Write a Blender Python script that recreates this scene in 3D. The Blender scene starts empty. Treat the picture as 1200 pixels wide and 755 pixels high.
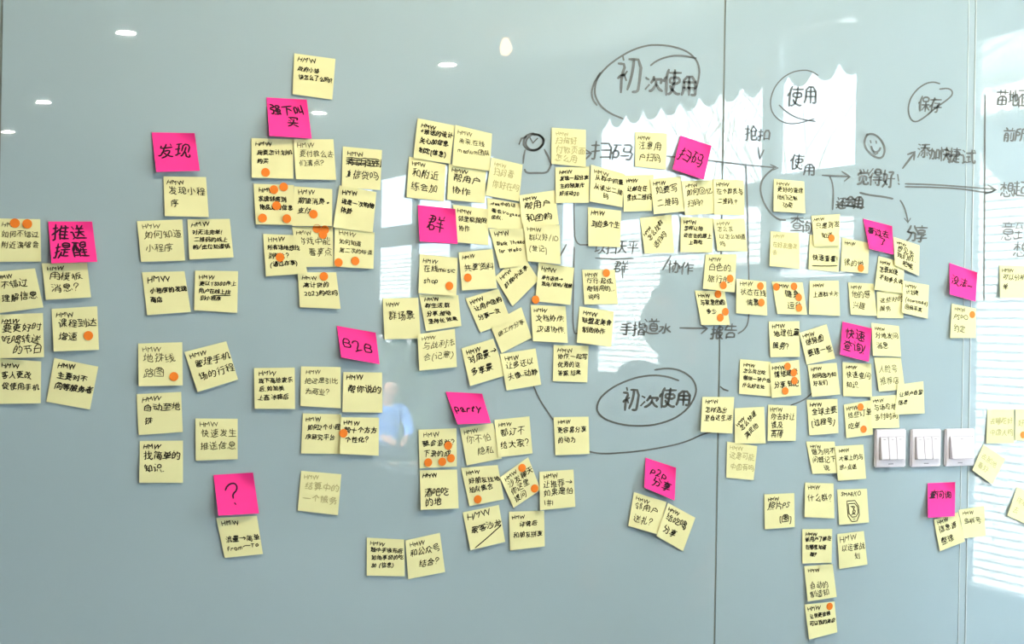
import bpy, bmesh, math, random
from math import sin, cos, tan, radians, pi, hypot, atan2, floor
from mathutils import Vector, Matrix

scene = bpy.context.scene
COL = scene.collection

# ---------------------------------------------------------------- camera
CAM_D, CAM_H = 2.78, 1.6                  # metres in front of the glass wall, eye height
YAW, ROLL, FPX = radians(25), radians(0.97), 1800.0
FWD = Vector((sin(YAW), cos(YAW), 0))
_R = Vector((cos(YAW), -sin(YAW), 0)); _U = Vector((0, 0, 1))
RIGHT = _R * cos(ROLL) + _U * sin(ROLL)
UP = -_R * sin(ROLL) + _U * cos(ROLL)
cam_data = bpy.data.cameras.new('camera')
cam_data.sensor_width = 36.0
cam_data.lens = FPX / 1200 * 36.0
cam_data.clip_start = 0.05
cam = bpy.data.objects.new('camera', cam_data)
m = Matrix((RIGHT, UP, -FWD)).transposed().to_4x4()
m.translation = Vector((0, -CAM_D, CAM_H))
cam.matrix_world = m
COL.objects.link(cam)
scene.camera = cam

# ---------------------------------------------------------------- sky, sun, exposure
SKY, SUN, LAMP = 22.0, 50.0, 16.0
world = bpy.data.worlds.new('sky'); scene.world = world; world.use_nodes = True
bg = world.node_tree.nodes['Background']
bg.inputs[0].default_value = (0.76, 0.90, 1.06, 1); bg.inputs[1].default_value = SKY
sun_data = bpy.data.lights.new('sun', 'SUN'); sun_data.energy = SUN; sun_data.angle = radians(0.6)
sun_data.color = (1, 0.96, 0.88)
sun = bpy.data.objects.new('sun', sun_data); COL.objects.link(sun)
sun.rotation_euler = Vector((0.62, 0.22, -0.75)).to_track_quat('-Z', 'Y').to_euler()
scene.view_settings.view_transform = 'Standard'
scene.view_settings.look = 'None'
scene.view_settings.gamma = 1.0
scene.view_settings.use_curve_mapping = False
scene.view_settings.exposure = 0.0
scene.cycles.use_denoising = True
scene.cycles.max_bounces = 8
scene.cycles.diffuse_bounces = 5
scene.cycles.sample_clamp_indirect = 12.0

# ---------------------------------------------------------------- helpers
def lin(r, g, b):
    return tuple((c / 255 / 12.92 if c / 255 <= 0.04045 else ((c / 255 + 0.055) / 1.055) ** 2.4) for c in (r, g, b)) + (1,)

def mat(name, col, rough=0.5, spec=0.5, metal=0.0, emit=0.0, noise=0.0, scale=20.0, bump=0.0):
    """Principled material; noise mottles the base colour by a little, bump roughens the surface."""
    mt = bpy.data.materials.new(name); mt.use_nodes = True
    nt = mt.node_tree; b = nt.nodes['Principled BSDF']
    b.inputs['Base Color'].default_value = col
    b.inputs['Roughness'].default_value = rough
    b.inputs['Specular IOR Level'].default_value = spec
    b.inputs['Metallic'].default_value = metal
    if emit:
        b.inputs['Emission Color'].default_value = col
        b.inputs['Emission Strength'].default_value = emit
    if noise or bump:
        tc = nt.nodes.new('ShaderNodeTexCoord')
        n = nt.nodes.new('ShaderNodeTexNoise'); n.inputs['Scale'].default_value = scale; n.inputs['Detail'].default_value = 4
        nt.links.new(tc.outputs['Object'], n.inputs['Vector'])
        if noise:
            mx = nt.nodes.new('ShaderNodeMix'); mx.data_type = 'RGBA'
            mx.inputs[6].default_value = tuple(c * (1 - noise) for c in col[:3]) + (1,)
            mx.inputs[7].default_value = tuple(min(1, c * (1 + noise)) for c in col[:3]) + (1,)
            nt.links.new(n.outputs['Fac'], mx.inputs[0]); nt.links.new(mx.outputs[2], b.inputs['Base Color'])
        if bump:
            bp = nt.nodes.new('ShaderNodeBump'); bp.inputs['Strength'].default_value = bump; bp.inputs['Distance'].default_value = 0.01
            nt.links.new(n.outputs['Fac'], bp.inputs['Height']); nt.links.new(bp.outputs['Normal'], b.inputs['Normal'])
    return mt

def mesh_obj(name, verts, faces, material, parent=None, smooth=False):
    me = bpy.data.meshes.new(name)
    me.from_pydata([tuple(v) for v in verts], [], faces); me.update()
    for mm in (material if isinstance(material, (list, tuple)) else [material]): me.materials.append(mm)
    if smooth:
        me.polygons.foreach_set('use_smooth', [True] * len(me.polygons))
    o = bpy.data.objects.new(name, me); COL.objects.link(o)
    if parent is not None: o.parent = parent
    return o

class MB:
    """Collects shapes into one mesh."""
    def __init__(s): s.v, s.f = [], []
    def add(s, vs, fs):
        n = len(s.v); s.v += [tuple(v) for v in vs]; s.f += [tuple(i + n for i in f) for f in fs]; return s
    def box(s, x0, x1, y0, y1, z0, z1):
        return s.add([(x0,y0,z0),(x1,y0,z0),(x1,y1,z0),(x0,y1,z0),(x0,y0,z1),(x1,y0,z1),(x1,y1,z1),(x0,y1,z1)],
                     [(0,3,2,1),(4,5,6,7),(0,1,5,4),(1,2,6,5),(2,3,7,6),(3,0,4,7)])
    def prism(s, pts, axis, a, b):
        """Extrude a polygon of 2-D points along axis 'x' or 'y' from a to b."""
        n = len(pts)
        mk = (lambda p, t: (t, p[0], p[1])) if axis == 'x' else (lambda p, t: (p[0], t, p[1]))
        vs = [mk(p, a) for p in pts] + [mk(p, b) for p in pts]
        fs = [tuple(range(n))[::-1], tuple(range(n, 2 * n))] + [(i, (i + 1) % n, n + (i + 1) % n, n + i) for i in range(n)]
        return s.add(vs, fs)
    def tube(s, p, q, r0, r1=None, n=8):
        r1 = r0 if r1 is None else r1
        p, q = Vector(p), Vector(q); d = (q - p).normalized()
        u = d.orthogonal().normalized(); w = d.cross(u)
        vs = [c + (u * cos(2*pi*i/n) + w * sin(2*pi*i/n)) * r for c, r in ((p, r0), (q, r1)) for i in range(n)]
        return s.add(vs, [(i, (i+1) % n, n + (i+1) % n, n + i) for i in range(n)] + [tuple(range(n))[::-1], tuple(range(n, 2*n))])
    def lathe(s, prof, origin, n=24):
        """Profile of (radius, z) turned about a vertical axis."""
        ox, oy, oz = origin; vs = []; fs = []
        for r, z in prof: vs += [(ox + r*cos(2*pi*i/n), oy + r*sin(2*pi*i/n), oz + z) for i in range(n)]
        for k in range(len(prof) - 1): fs += [(k*n+i, k*n+(i+1) % n, (k+1)*n+(i+1) % n, (k+1)*n+i) for i in range(n)]
        fs += [tuple(range(n))[::-1], tuple(range((len(prof)-1)*n, len(prof)*n))]
        return s.add(vs, fs)
    def build(s, name, material, parent=None, bevel=0.0, smooth=False):
        o = mesh_obj(name, s.v, s.f, material, parent, smooth)
        bm = bmesh.new(); bm.from_mesh(o.data)
        if bevel: bmesh.ops.bevel(bm, geom=bm.edges[:], offset=bevel, segments=2, affect='EDGES')
        bmesh.ops.recalc_face_normals(bm, faces=bm.faces[:]); bm.to_mesh(o.data); bm.free()
        return o

def tag(o, label=None, cat=None, group=None, kind=None):
    if label: o['label'] = label
    if cat: o['category'] = cat
    if group: o['group'] = group
    if kind: o['kind'] = kind
    return o

def empty(name, loc=(0, 0, 0)):
    o = bpy.data.objects.new(name, None); o.location = loc; COL.objects.link(o); return o

def at(u, v, h=0.0):
    """Where the sight line through frame pixel (u, v) meets the plane h metres in front of the glass wall."""
    d = FWD * FPX + RIGHT * (u - 600) - UP * (v - 377.5)
    t = (CAM_D - h) / d.y
    return Vector((t * d.x, -h, CAM_H + t * d.z))

# ---------------------------------------------------------------- materials
M = {}
M['glass'] = mat('painted_glass', (.330, .435, .500, 1), 0.012, 0.62)
M['sealant'] = mat('joint_sealant', lin(120, 130, 128), 0.5, 0.3)
M['glass_edge'] = mat('glass_edge', (.335, .435, .50, 1), 0.05, 0.6)
M['glass_bevel'] = mat('glass_bevel', lin(182, 198, 202), 0.3, 0.4)
M['plaster'] = mat('plaster', lin(190, 190, 184), 0.9, 0.2, noise=0.03, scale=6)
M['plaster_dark'] = mat('grey_plaster', lin(128, 128, 124), 0.9, 0.2, noise=0.05, scale=6)
M['ceiling'] = mat('ceiling_paint', lin(222, 222, 210), 0.9, 0.2, noise=0.02, scale=4)
M['floor'] = mat('floor_concrete', lin(140, 138, 132), 0.6, 0.3, noise=0.08, scale=3)
M['frame'] = mat('window_frame', lin(120, 124, 124), 0.4, 0.4, noise=0.03)
M['yellow'] = mat('yellow_paper', (.735, .73, .415, 1), 0.85, 0.15, noise=0.025, scale=30)
M['pink'] = mat('pink_paper', lin(255, 58, 152), 0.8, 0.2, noise=0.05, scale=45)
M['orange'] = mat('orange_sticker', lin(226, 122, 30), 0.6, 0.25, noise=0.03, scale=60)
M['ink'] = mat('black_pen', lin(44, 44, 36), 0.7, 0.15, noise=0.2, scale=90)
M['ink_fine'] = mat('thin_pen', lin(92, 92, 70), 0.7, 0.15, noise=0.2, scale=90)
M['ink_pink'] = mat('black_marker_on_pink', lin(52, 22, 44), 0.7, 0.15, noise=0.2, scale=90)
M['ink_ghost'] = mat('faded_pencil', lin(176, 172, 126), 0.8, 0.1, noise=0.05, scale=90)
M['marker'] = mat('whiteboard_marker', lin(92, 98, 98), 0.3, 0.4, noise=0.25, scale=60)
M['white_plastic'] = mat('white_plastic', lin(214, 211, 222), 0.3, 0.45, noise=0.01)
M['grey_plastic'] = mat('grey_plastic', lin(140, 138, 150), 0.4, 0.4, noise=0.02)
M['lamp'] = mat('lamp_diffuser', (1, 0.97, 0.92, 1), 0.5, 0.3, emit=60)
M['warm_lamp'] = mat('warm_bulb', (1, 0.62, 0.3, 1), 0.5, 0.3, emit=18)
M['steel'] = mat('brushed_steel', lin(190, 190, 190), 0.35, 0.5, 0.8, noise=0.03)
M['awning'] = mat('awning_cloth', lin(92, 96, 90), 0.9, 0.1, noise=0.06, scale=8)
M['bark'] = mat('bare_bark', lin(176, 158, 140), 0.9, 0.1, noise=0.15, scale=15)
M['tile'] = mat('roof_plaster', lin(240, 236, 226), 0.8, 0.2, noise=0.08, scale=9)
M['recess'] = mat('recess_shade_paint', lin(70, 76, 78), 0.7, 0.3, noise=0.05, scale=9)  # dark colour stands in for shade in the recess under the eave
M['paving'] = mat('pale_paving', lin(215, 214, 210), 0.9, 0.2, noise=0.05, scale=3)
M['hedge'] = mat('hedge_leaves', lin(42, 58, 36), 0.8, 0.2, noise=0.35, scale=25)
M['skin'] = mat('skin', lin(212, 158, 132), 0.55, 0.4, noise=0.03)
M['lip'] = mat('lips', lin(176, 104, 96), 0.5, 0.4, noise=0.05)
M['hair'] = mat('dark_hair', lin(28, 24, 22), 0.6, 0.3, noise=0.2, scale=60)
M['jacket'] = mat('charcoal_jacket', lin(44, 46, 52), 0.85, 0.2, noise=0.1, scale=40)
M['trousers'] = mat('navy_trousers', lin(36, 40, 54), 0.85, 0.2, noise=0.1, scale=40)
M['shoe'] = mat('black_shoe', lin(24, 24, 24), 0.5, 0.4, noise=0.1)
M['blue_shirt'] = mat('blue_shirt', lin(120, 165, 235), 0.8, 0.2, noise=0.05, scale=40)
M['wood'] = mat('bench_wood', lin(128, 98, 70), 0.7, 0.3, noise=0.15, scale=12)
M['eye'] = mat('dark_eye', lin(58, 44, 38), 0.3, 0.5, noise=0.01)

def brick_material():
    mt = bpy.data.materials.new('white_brick'); mt.use_nodes = True
    nt = mt.node_tree; b = nt.nodes['Principled BSDF']; b.inputs['Roughness'].default_value = 0.85
    tc = nt.nodes.new('ShaderNodeTexCoord'); mp = nt.nodes.new('ShaderNodeMapping')
    mp.inputs['Rotation'].default_value = (0, radians(-90), radians(-90))
    sp = nt.nodes.new('ShaderNodeSeparateXYZ'); cb = nt.nodes.new('ShaderNodeCombineXYZ')
    nt.links.new(tc.outputs['Object'], sp.inputs[0])
    nt.links.new(sp.outputs['Y'], cb.inputs['X']); nt.links.new(sp.outputs['Z'], cb.inputs['Y'])
    br = nt.nodes.new('ShaderNodeTexBrick')
    br.inputs['Color1'].default_value = lin(238, 236, 230); br.inputs['Color2'].default_value = lin(222, 219, 212)
    br.inputs['Mortar'].default_value = lin(112, 112, 110); br.inputs['Scale'].default_value = 1.0
    br.inputs['Brick Width'].default_value = 0.24; br.inputs['Row Height'].default_value = 0.058; br.inputs['Mortar Size'].default_value = 0.008
    nt.links.new(cb.outputs[0], br.inputs['Vector']); nt.links.new(br.outputs['Color'], b.inputs['Base Color'])
    nt.nodes.remove(mp)
    return mt
M['brick'] = brick_material()

def pane_material():
    mt = bpy.data.materials.new('clear_pane'); mt.use_nodes = True
    nt = mt.node_tree; nt.nodes.clear()
    out = nt.nodes.new('ShaderNodeOutputMaterial'); mix = nt.nodes.new('ShaderNodeMixShader')
    tr = nt.nodes.new('ShaderNodeBsdfTransparent'); gl = nt.nodes.new('ShaderNodeBsdfGlossy')
    tr.inputs[0].default_value = (0.97, 0.985, 0.98, 1); gl.inputs['Roughness'].default_value = 0.0; mix.inputs[0].default_value = 0.05
    nt.links.new(tr.outputs[0], mix.inputs[1]); nt.links.new(gl.outputs[0], mix.inputs[2])
    nt.links.new(mix.outputs[0], out.inputs[0])
    return mt
M['pane'] = pane_material()

# ---------------------------------------------------------------- the room
XW, ROOM_BACK, ROOM_LEFT, CEIL = 3.8, -12.0, -4.0, 3.0
JL, J1, J2 = 0.314, 1.785, 2.447          # joints of the back-painted glass wall
JD = 0.0022
def struct(o): o['kind'] = 'structure'; return o
struct(MB().box(ROOM_LEFT, JL - JD, 0, 0.02, 0, CEIL).build('wall_front', M['glass']))
struct(MB().box(JL + JD, J1 - JD, 0, 0.02, 0, CEIL).build('wall_front', M['glass']))
struct(MB().box(J1 + JD, J2, 0, 0.02, 0, CEIL).build('wall_front', M['glass']))
struct(MB().box(J2 + 0.026, XW, 0, 0.02, 0, CEIL).build('wall_front', M['glass']))
struct(MB().box(JL - JD, JL + JD, 0.0015, 0.02, 0, CEIL).build('trim_1', M['sealant']))
struct(MB().box(J1 - JD, J1 + JD, 0.0015, 0.02, 0, CEIL).build('trim_2', M['sealant']))
struct(MB().box(J2, J2 + 0.026, 0.001, 0.02, 0, CEIL).build('trim_3', M['glass_edge']))
struct(MB().box(J2 + 0.0015, J2 + 0.0038, -0.0005, 0.004, 0, CEIL).build('trim_4', M['glass_bevel']))
struct(MB().box(J2 + 0.0228, J2 + 0.0255, -0.0005, 0.004, 0, CEIL).build('trim_5', M['glass_bevel']))
struct(MB().box(ROOM_LEFT - .2, XW + .25, 0.02, 0.22, -.35, CEIL + .25).build('wall_behind_glass', M['plaster_dark']))
struct(MB().box(ROOM_LEFT - .2, ROOM_LEFT, ROOM_BACK - .2, 0.02, -.35, CEIL + .25).build('wall_left', M['plaster']))
struct(MB().box(ROOM_LEFT, XW, ROOM_BACK - .2, ROOM_BACK, -.35, CEIL + .25).build('wall_back', M['plaster']))
struct(MB().box(ROOM_LEFT, XW, ROOM_BACK, 0.02, -.35, 0).build('floor', M['floor']))
struct(MB().box(ROOM_LEFT, XW, ROOM_BACK, 0.02, CEIL, CEIL + .25).build('ceiling', M['ceiling']))

# window wall: (y0, y1, z0, z1) of every opening, then what divides each window
WINDOWS = [
    dict(y=(-1.515, -0.50), z=(0.68, 2.645), mullions=(), bars=(), col='frame'),
    dict(y=(-2.735, -2.175), z=(1.80, 2.86), mullions=(), bars=((2.05, 2.25),), col='frame'),
    dict(y=(-4.38, -2.825), z=(1.34, 2.86), mullions=(), bars=((2.13, 2.23),), col='frame'),
    dict(y=(-4.82, -4.59), z=(1.80, 2.30), mullions=(), bars=(), col='frame'),
    dict(y=(-6.10, -5.68), z=(2.04, 2.62), mullions=(), bars=(), col='frame'),
    dict(y=(-7.74, -6.33), z=(1.71, 2.62), mullions=(-7.0,), bars=((2.12, 2.26),), col='frame'),
    dict(y=(-7.74, -6.60), z=(0.55, 1.50), mullions=(), bars=(), col='frame'),
    dict(y=(-8.55, -7.82), z=(2.47, 2.76), mullions=(), bars=(), col='frame'),
]
ys = sorted({ROOM_BACK, 0.02} | {y for w in WINDOWS for y in w['y']})
wallmb = MB()
for a, b in zip(ys, ys[1:]):
    holes = sorted(w['z'] for w in WINDOWS if w['y'][0] <= a + 1e-6 and w['y'][1] >= b - 1e-6)
    z = -.35
    for h0, h1 in holes + [(CEIL + .25, None)]:
        if h0 > z + 1e-4: wallmb.box(XW, XW + .045, a, b, z, h0)
        z = h1
wallmb.box(XW, XW + .045, -3.68, -2.825, 1.34, 1.87)      # solid lower panel of the wide window
struct(wallmb.build('wall_right', M['plaster_dark']))
for i, w in enumerate(WINDOWS):
    (y0, y1), (z0, z1) = w['y'], w['z']
    fb = MB(); t = 0.008
    fb.box(XW + .006, XW + .04, y0, y0 + t, z0, z1).box(XW + .006, XW + .04, y1 - t, y1, z0, z1)
    fb.box(XW + .006, XW + .04, y0 + t, y1 - t, z0, z0 + t).box(XW + .006, XW + .04, y0 + t, y1 - t, z1 - t, z1)
    for my in w['mullions']: fb.box(XW + .006, XW + .04, my - .03, my + .03, z0 + t, z1 - t)
    for b0, b1 in w['bars']: fb.box(XW + .003, XW + .043, y0 + t, y1 - t, b0, b1)
    fr = struct(fb.build('window_%d' % (i + 1), M['frame']))
    p = MB().box(XW + .02, XW + .024, y0 + t, y1 - t, z0 + t, z1 - t).build('pane', M['pane'], fr)
    pl = bpy.data.lights.new('window_daylight', 'AREA'); pl.shape = 'RECTANGLE'; pl.size = z1 - z0; pl.size_y = y1 - y0
    pl.cycles.is_portal = True
    po = bpy.data.objects.new('window_daylight', pl); COL.objects.link(po)
    po.location = (XW + .05, (y0 + y1) / 2, (z0 + z1) / 2); po.rotation_euler = (0, pi / 2, 0)
# ---------------------------------------------------------------- outside
ground = struct(MB().box(XW + .06, 40, -40, 12, -.6, -.35).build('ground_outside', M['paving']))

def build_outside():
    house = empty('brick_house', (7.5, -3.4, -.35))
    def part(mb, name, mm, **k):
        o = mb.build(name, mm, house, **k)
        o.matrix_parent_inverse = Matrix.Translation(house.location).inverted(); return o
    tag(house, 'white brick house across the yard seen reflected behind the right glass edge', 'house')
    part(MB().box(7.5, 9.5, -6.1, -.6, -.35, 3.1), 'brick_wall', M['brick'])
    # dark slab painting the shade in the opening under the eave, its left jamb stepping out as a brick corbel
    part(MB().prism([(-5.67, 2.96), (-5.60, 2.93), (-5.47, 2.72), (-5.35, 2.63), (-4.2, 2.60), (-4.2, 3.05), (-5.67, 3.05)], 'x', 7.46, 7.502), 'shaded_recess_panel', M['recess'])
    # scalloped fascia
    pts = [(-6.15, 3.24)]; y = -6.15
    low = []
    while y < -.6:
        for k in range(7): low.append((y + .13 * k / 6, 3.12 - .045 * sin(pi * k / 6)))
        y += .13
    part(MB().prism([(-6.15, 3.26)] + low + [(y, 3.26)], 'x', 7.36, 7.44), 'scalloped_fascia', M['tile'])
    # raking eave with three mouldings
    for k, (dz, x0) in enumerate(((3.225, 7.24), (3.285, 7.18), (3.345, 7.12))):
        part(MB().prism([(-6.2, dz - .08), (-.6, dz + 1.45), (-.6, dz + 1.50), (-6.2, dz - .03)], 'x', x0, 8.0), 'eave_moulding', M['tile'])
    part(MB().prism([(-6.2, 3.30), (-.6, 4.83), (-.6, 4.91), (-6.2, 3.38)], 'x', 7.3, 9.6), 'roof', M['tile'])
    low_wall = tag(MB().box(7.5, 7.75, -30, -6.1, -.35, 2.5).build('garden_wall', M['brick']), 'low white brick garden wall running on from the house', 'wall')
    low_wall['kind'] = 'structure'
build_outside()

def build_awning():
    root = empty('window_awning', (4.0, -5.2, 3.15))
    tag(root, 'dark cloth awning with a scalloped edge over the row of windows', 'awning')
    y, low = -7.4, []
    while y < -2.95:
        for k in range(8): low.append((y + .213 * k / 7, 2.895 - .075 * sin(pi * k / 7) ** .8))
        y += .213
    v = MB().prism([(-7.4, 3.06)] + low + [(y, 3.06)], 'x', 4.595, 4.605).build('valance', M['awning'], root)
    s = MB().add([(4.605, -7.4, 3.05), (4.605, y, 3.05), (3.86, y, 3.25), (3.86, -7.4, 3.25), (4.605, -7.4, 3.065), (4.605, y, 3.065), (3.86, y, 3.265), (3.86, -7.4, 3.265)],
                 [(0,1,2,3),(4,7,6,5),(0,4,5,1),(1,5,6,2),(2,6,7,3),(3,7,4,0)]).build('cloth_top', M['awning'], root)
    for k in (v, s): k.matrix_parent_inverse = Matrix.Translation(root.location).inverted()
    for yy in (-7.3, -3.0):
        a = MB().tube((3.85, yy, 3.0), (4.58, yy, 3.03), .012).build('support_arm', M['steel'], root)
        a.matrix_parent_inverse = Matrix.Translation(root.location).inverted()
build_awning()

def build_tree(x, y, seed, height, label):
    rnd = random.Random(seed); mb = MB()
    def grow(p, d, r, L, n):
        q = p + d * L; mb.tube(p, q, r, r * .7, 5)
        if n == 0: return
        for k in range(3 if n > 2 else 2):
            a = Vector((rnd.uniform(-1, 1), rnd.uniform(-1, 1), rnd.uniform(-.1, .5)))
            grow(q, (d + a * .62).normalized(), r * .55, L * rnd.uniform(.68, .86), n - 1)
    grow(Vector((x, y, -.35)), Vector((0.02, .03, 1)).normalized(), .055, height, 4)
    tag(mb.build('bare_tree', M['bark']), label, 'tree')
build_tree(9.2, -9.6, 4, 1.75, 'bare winter tree behind the garden wall, seen in the bright window reflection')
build_tree(9.8, -13.2, 11, 1.8, 'smaller bare tree farther along the garden wall, in the reflected view')

def build_hedge():
    rnd = random.Random(5); mb = MB()
    n, mrow = 60, 8
    for i in range(420):
        y = rnd.uniform(-21, -11.6); z = rnd.uniform(-.25, 1.25); x = 7.15 + rnd.uniform(-.2, .1)
        r = rnd.uniform(.12, .22); a, b = rnd.uniform(0, 6), rnd.uniform(0, 6)
        vs = []; fs = []
        for k in range(5):
            t = pi * (k + .5) / 5
            vs += [(x + r*sin(t)*cos(2*pi*j/6 + a), y + r*sin(t)*sin(2*pi*j/6 + a), z + r*cos(t)*1.0 + .04*sin(b + j)) for j in range(6)]
        for k in range(4): fs += [(k*6+j, k*6+(j+1) % 6, (k+1)*6+(j+1) % 6, (k+1)*6+j) for j in range(6)]
        mb.add(vs, fs)
    tag(mb.build('clipped_hedge', M['hedge']), 'dark clipped hedge beyond the far windows', 'hedge', kind='stuff')
build_hedge()

# ---------------------------------------------------------------- people (both seen only as reflections in the glass)
def skinned(name, joints, edges, material, parent, sub=2):
    """One continuous surface grown round a chain of joints {key: (xyz, radius or (rx, ry))}."""
    keys = list(joints); idx = {k: i for i, k in enumerate(keys)}
    me = bpy.data.meshes.new(name); me.from_pydata([joints[k][0] for k in keys], [(idx[a], idx[b]) for a, b in edges], [])
    o = bpy.data.objects.new(name, me); COL.objects.link(o)
    sk = o.modifiers.new('skin', 'SKIN'); sk.use_smooth_shade = True
    for i, k in enumerate(keys):
        r = joints[k][1]; r = (r, r) if not isinstance(r, tuple) else r
        me.skin_vertices[0].data[i].radius = r
    me.skin_vertices[0].data[0].use_root = True
    o.modifiers.new('sub', 'SUBSURF').levels = sub
    dg = bpy.context.evaluated_depsgraph_get(); dg.update()
    new = bpy.data.meshes.new_from_object(o.evaluated_get(dg), depsgraph=dg)
    o.modifiers.clear(); o.data = new; new.materials.append(material)
    if parent is not None: o.parent = parent
    return o

def ball(mb, c, r, n=12):
    vs = []; fs = []
    for k in range(n + 1):
        t = pi * k / n
        vs += [(c[0] + r[0]*sin(t)*cos(2*pi*j/n), c[1] + r[1]*sin(t)*sin(2*pi*j/n), c[2] + r[2]*cos(t)) for j in range(n)]
    for k in range(n): fs += [(k*n+j, k*n+(j+1) % n, (k+1)*n+(j+1) % n, (k+1)*n+j) for j in range(n)]
    return mb.add(vs, fs)

def build_person(base, face, pose, label, top, legs, scale=1.0, hair_long=False):
    """pose: joint name -> (forward, sideways, up) in metres for a figure looking along `face` (angle)."""
    root = empty('person', base)
    cf, sf = cos(face), sin(face)
    def W(p): return (scale*(p[0]*cf - p[1]*sf), scale*(p[0]*sf + p[1]*cf), scale*p[2])
    def J(d): return {k: (W(p), tuple(scale*x for x in r) if isinstance(r, tuple) else scale*r) for k, (p, r) in d.items()}
    P = pose; V = lambda k: Vector(P[k])
    lerp = lambda a, b, t: tuple(V(a).lerp(V(b), t))
    b = {'pelvis': (P['pelvis'], .10), 'waist': (lerp('pelvis', 'chest', .5), .105), 'chest': (P['chest'], .125), 'neck': (P['neck'], .054)}
    hd = V('head') - V('neck'); hn = hd.normalized()
    fwd = (Vector((1, 0, 0)) - hn * hn.x).normalized()
    b['throat'] = (tuple(V('neck') + hn*.028), .048)
    b['jaw'] = (tuple(V('neck') + hn*.085 + fwd*.034), (.066, .066)); b['brow'] = (tuple(V('neck') + hn*.150 + fwd*.004), (.086, .100)); b['crown'] = (tuple(V('neck') + hn*.220 - fwd*.008), (.064, .074))
    e = [('pelvis','waist'),('waist','chest'),('chest','neck'),('neck','throat'),('throat','jaw'),('jaw','brow'),('brow','crown')]
    b['nose'] = (tuple(V('neck') + hn*.115 + fwd*.112), .012); e.append(('jaw', 'nose')); 
    for s in 'lr':
        b['sh'+s] = (P['shoulder_'+s], .056); b['el'+s] = (P['elbow_'+s], .042); b['wr'+s] = (P['wrist_'+s], .028)
        b['hip'+s] = (P['hip_'+s], .082); b['kn'+s] = (P['knee_'+s], .058); b['an'+s] = (P['ankle_'+s], .040); b['toe'+s] = (tuple(V('ankle_'+s) + Vector((.14, 0, -.045))), .032)
        wd = (V('wrist_'+s) - V('elbow_'+s)).normalized()
        b['palm'+s] = (tuple(V('wrist_'+s) + wd*.07), (.034, .020))
        e += [('chest','sh'+s),('sh'+s,'el'+s),('el'+s,'wr'+s),('wr'+s,'palm'+s),('pelvis','hip'+s),('hip'+s,'kn'+s),('kn'+s,'an'+s),('an'+s,'toe'+s)]
        side = wd.cross(Vector((0, 1, 0))); side = side.normalized() if side.length > .1 else Vector((1, 0, 0)); 
        curl = wd.cross(side).normalized() * (1 if s == 'l' else -1)
        for fi, (off, L) in enumerate(((.026, .070), (.009, .080), (-.009, .075), (-.025, .058))):
            b['f%d%s' % (fi, s)] = (tuple(V('wrist_'+s) + wd*.105 + side*off), .0095); b['g%d%s' % (fi, s)] = (tuple(V('wrist_'+s) + wd*(.105 + L*.55) + side*off*1.1 + curl*.012), .0085)
            b['h%d%s' % (fi, s)] = (tuple(V('wrist_'+s) + wd*(.105 + L*.85) + side*off*1.1 + curl*.034), .0075)
            e += [('palm'+s, 'f%d%s' % (fi, s)), ('f%d%s' % (fi, s), 'g%d%s' % (fi, s)), ('g%d%s' % (fi, s), 'h%d%s' % (fi, s))]
        b['t'+s] = (tuple(V('wrist_'+s) + wd*.055 + side*.045), .011); b['u'+s] = (tuple(V('wrist_'+s) + wd*.095 + side*.060 + curl*.01), .009)
        e += [('palm'+s, 't'+s), ('t'+s, 'u'+s)]
    slim = ('pelvis', 'waist', 'chest', 'shl', 'shr', 'hipl', 'hipr', 'knl', 'knr')      # the body inside the clothes
    skinned('body', J({k: (q, r * .6 if k in slim else r) for k, (q, r) in b.items()}), e, M['skin'], root)
    tag(root, label, 'person')
    # clothes follow the same joints a little wider
    def cl(keys, extra): return {k: (b[k][0], (b[k][1] if not isinstance(b[k][1], tuple) else b[k][1][0]) + extra) for k in keys}
    t = cl(['waist','chest','shl','shr','ell','elr'], .016); t['waist'] = (t['waist'][0], .14); t['pelvis'] = (P['pelvis'], .16)
    for s in 'lr': t['jh'+s] = (lerp('hip_'+s, 'knee_'+s, .10), .128)
    t['collar'] = (tuple(V('chest').lerp(V('neck'), .78)), .074)
    for s in 'lr': t['cuff'+s] = (lerp('elbow_'+s, 'wrist_'+s, .88), .042)
    skinned('jacket' if top == 'jacket' else 'shirt', J(t), [('waist','pelvis'),('pelvis','jhl'),('pelvis','jhr'),('waist','chest'),('chest','collar'),('chest','shl'),('chest','shr'),('shl','ell'),('shr','elr'),('ell','cuffl'),('elr','cuffr')], M[top], root)
    l = {'tw': (lerp('pelvis', 'chest', .22), .125)}; l |= cl(['pelvis','hipl','hipr','knl','knr','anl','anr'], .012)
    skinned('trousers', J(l), [('tw','pelvis'),('pelvis','hipl'),('pelvis','hipr'),('hipl','knl'),('hipr','knr'),('knl','anl'),('knr','anr')], M[legs], root)
    for s in 'lr':
        a = V('ankle_'+s)
        sh = {'heel': (tuple(a + Vector((-.03, 0, -.045))), .044), 'mid': (tuple(a + Vector((.06, 0, -.05))), .042), 'toe': (tuple(a + Vector((.155, 0, -.055))), .036)}
        skinned('shoe', J(sh), [('heel','mid'),('mid','toe')], M['shoe'], root)
    nk = V('neck')
    hb = {'a': (tuple(nk + hn*.20 + fwd*.040), (.088, .080)), 'b': (tuple(nk + hn*.185 - fwd*.03), (.108, .100)), 'c': (tuple(nk + hn*.11 - fwd*.05), (.098, .086)), 'd': (tuple(nk + hn*.06 - fwd*.045), (.062, .058))}
    skinned('hair', J(hb), [('b','a'),('b','c'),('c','d')], M['hair'], root)
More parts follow.
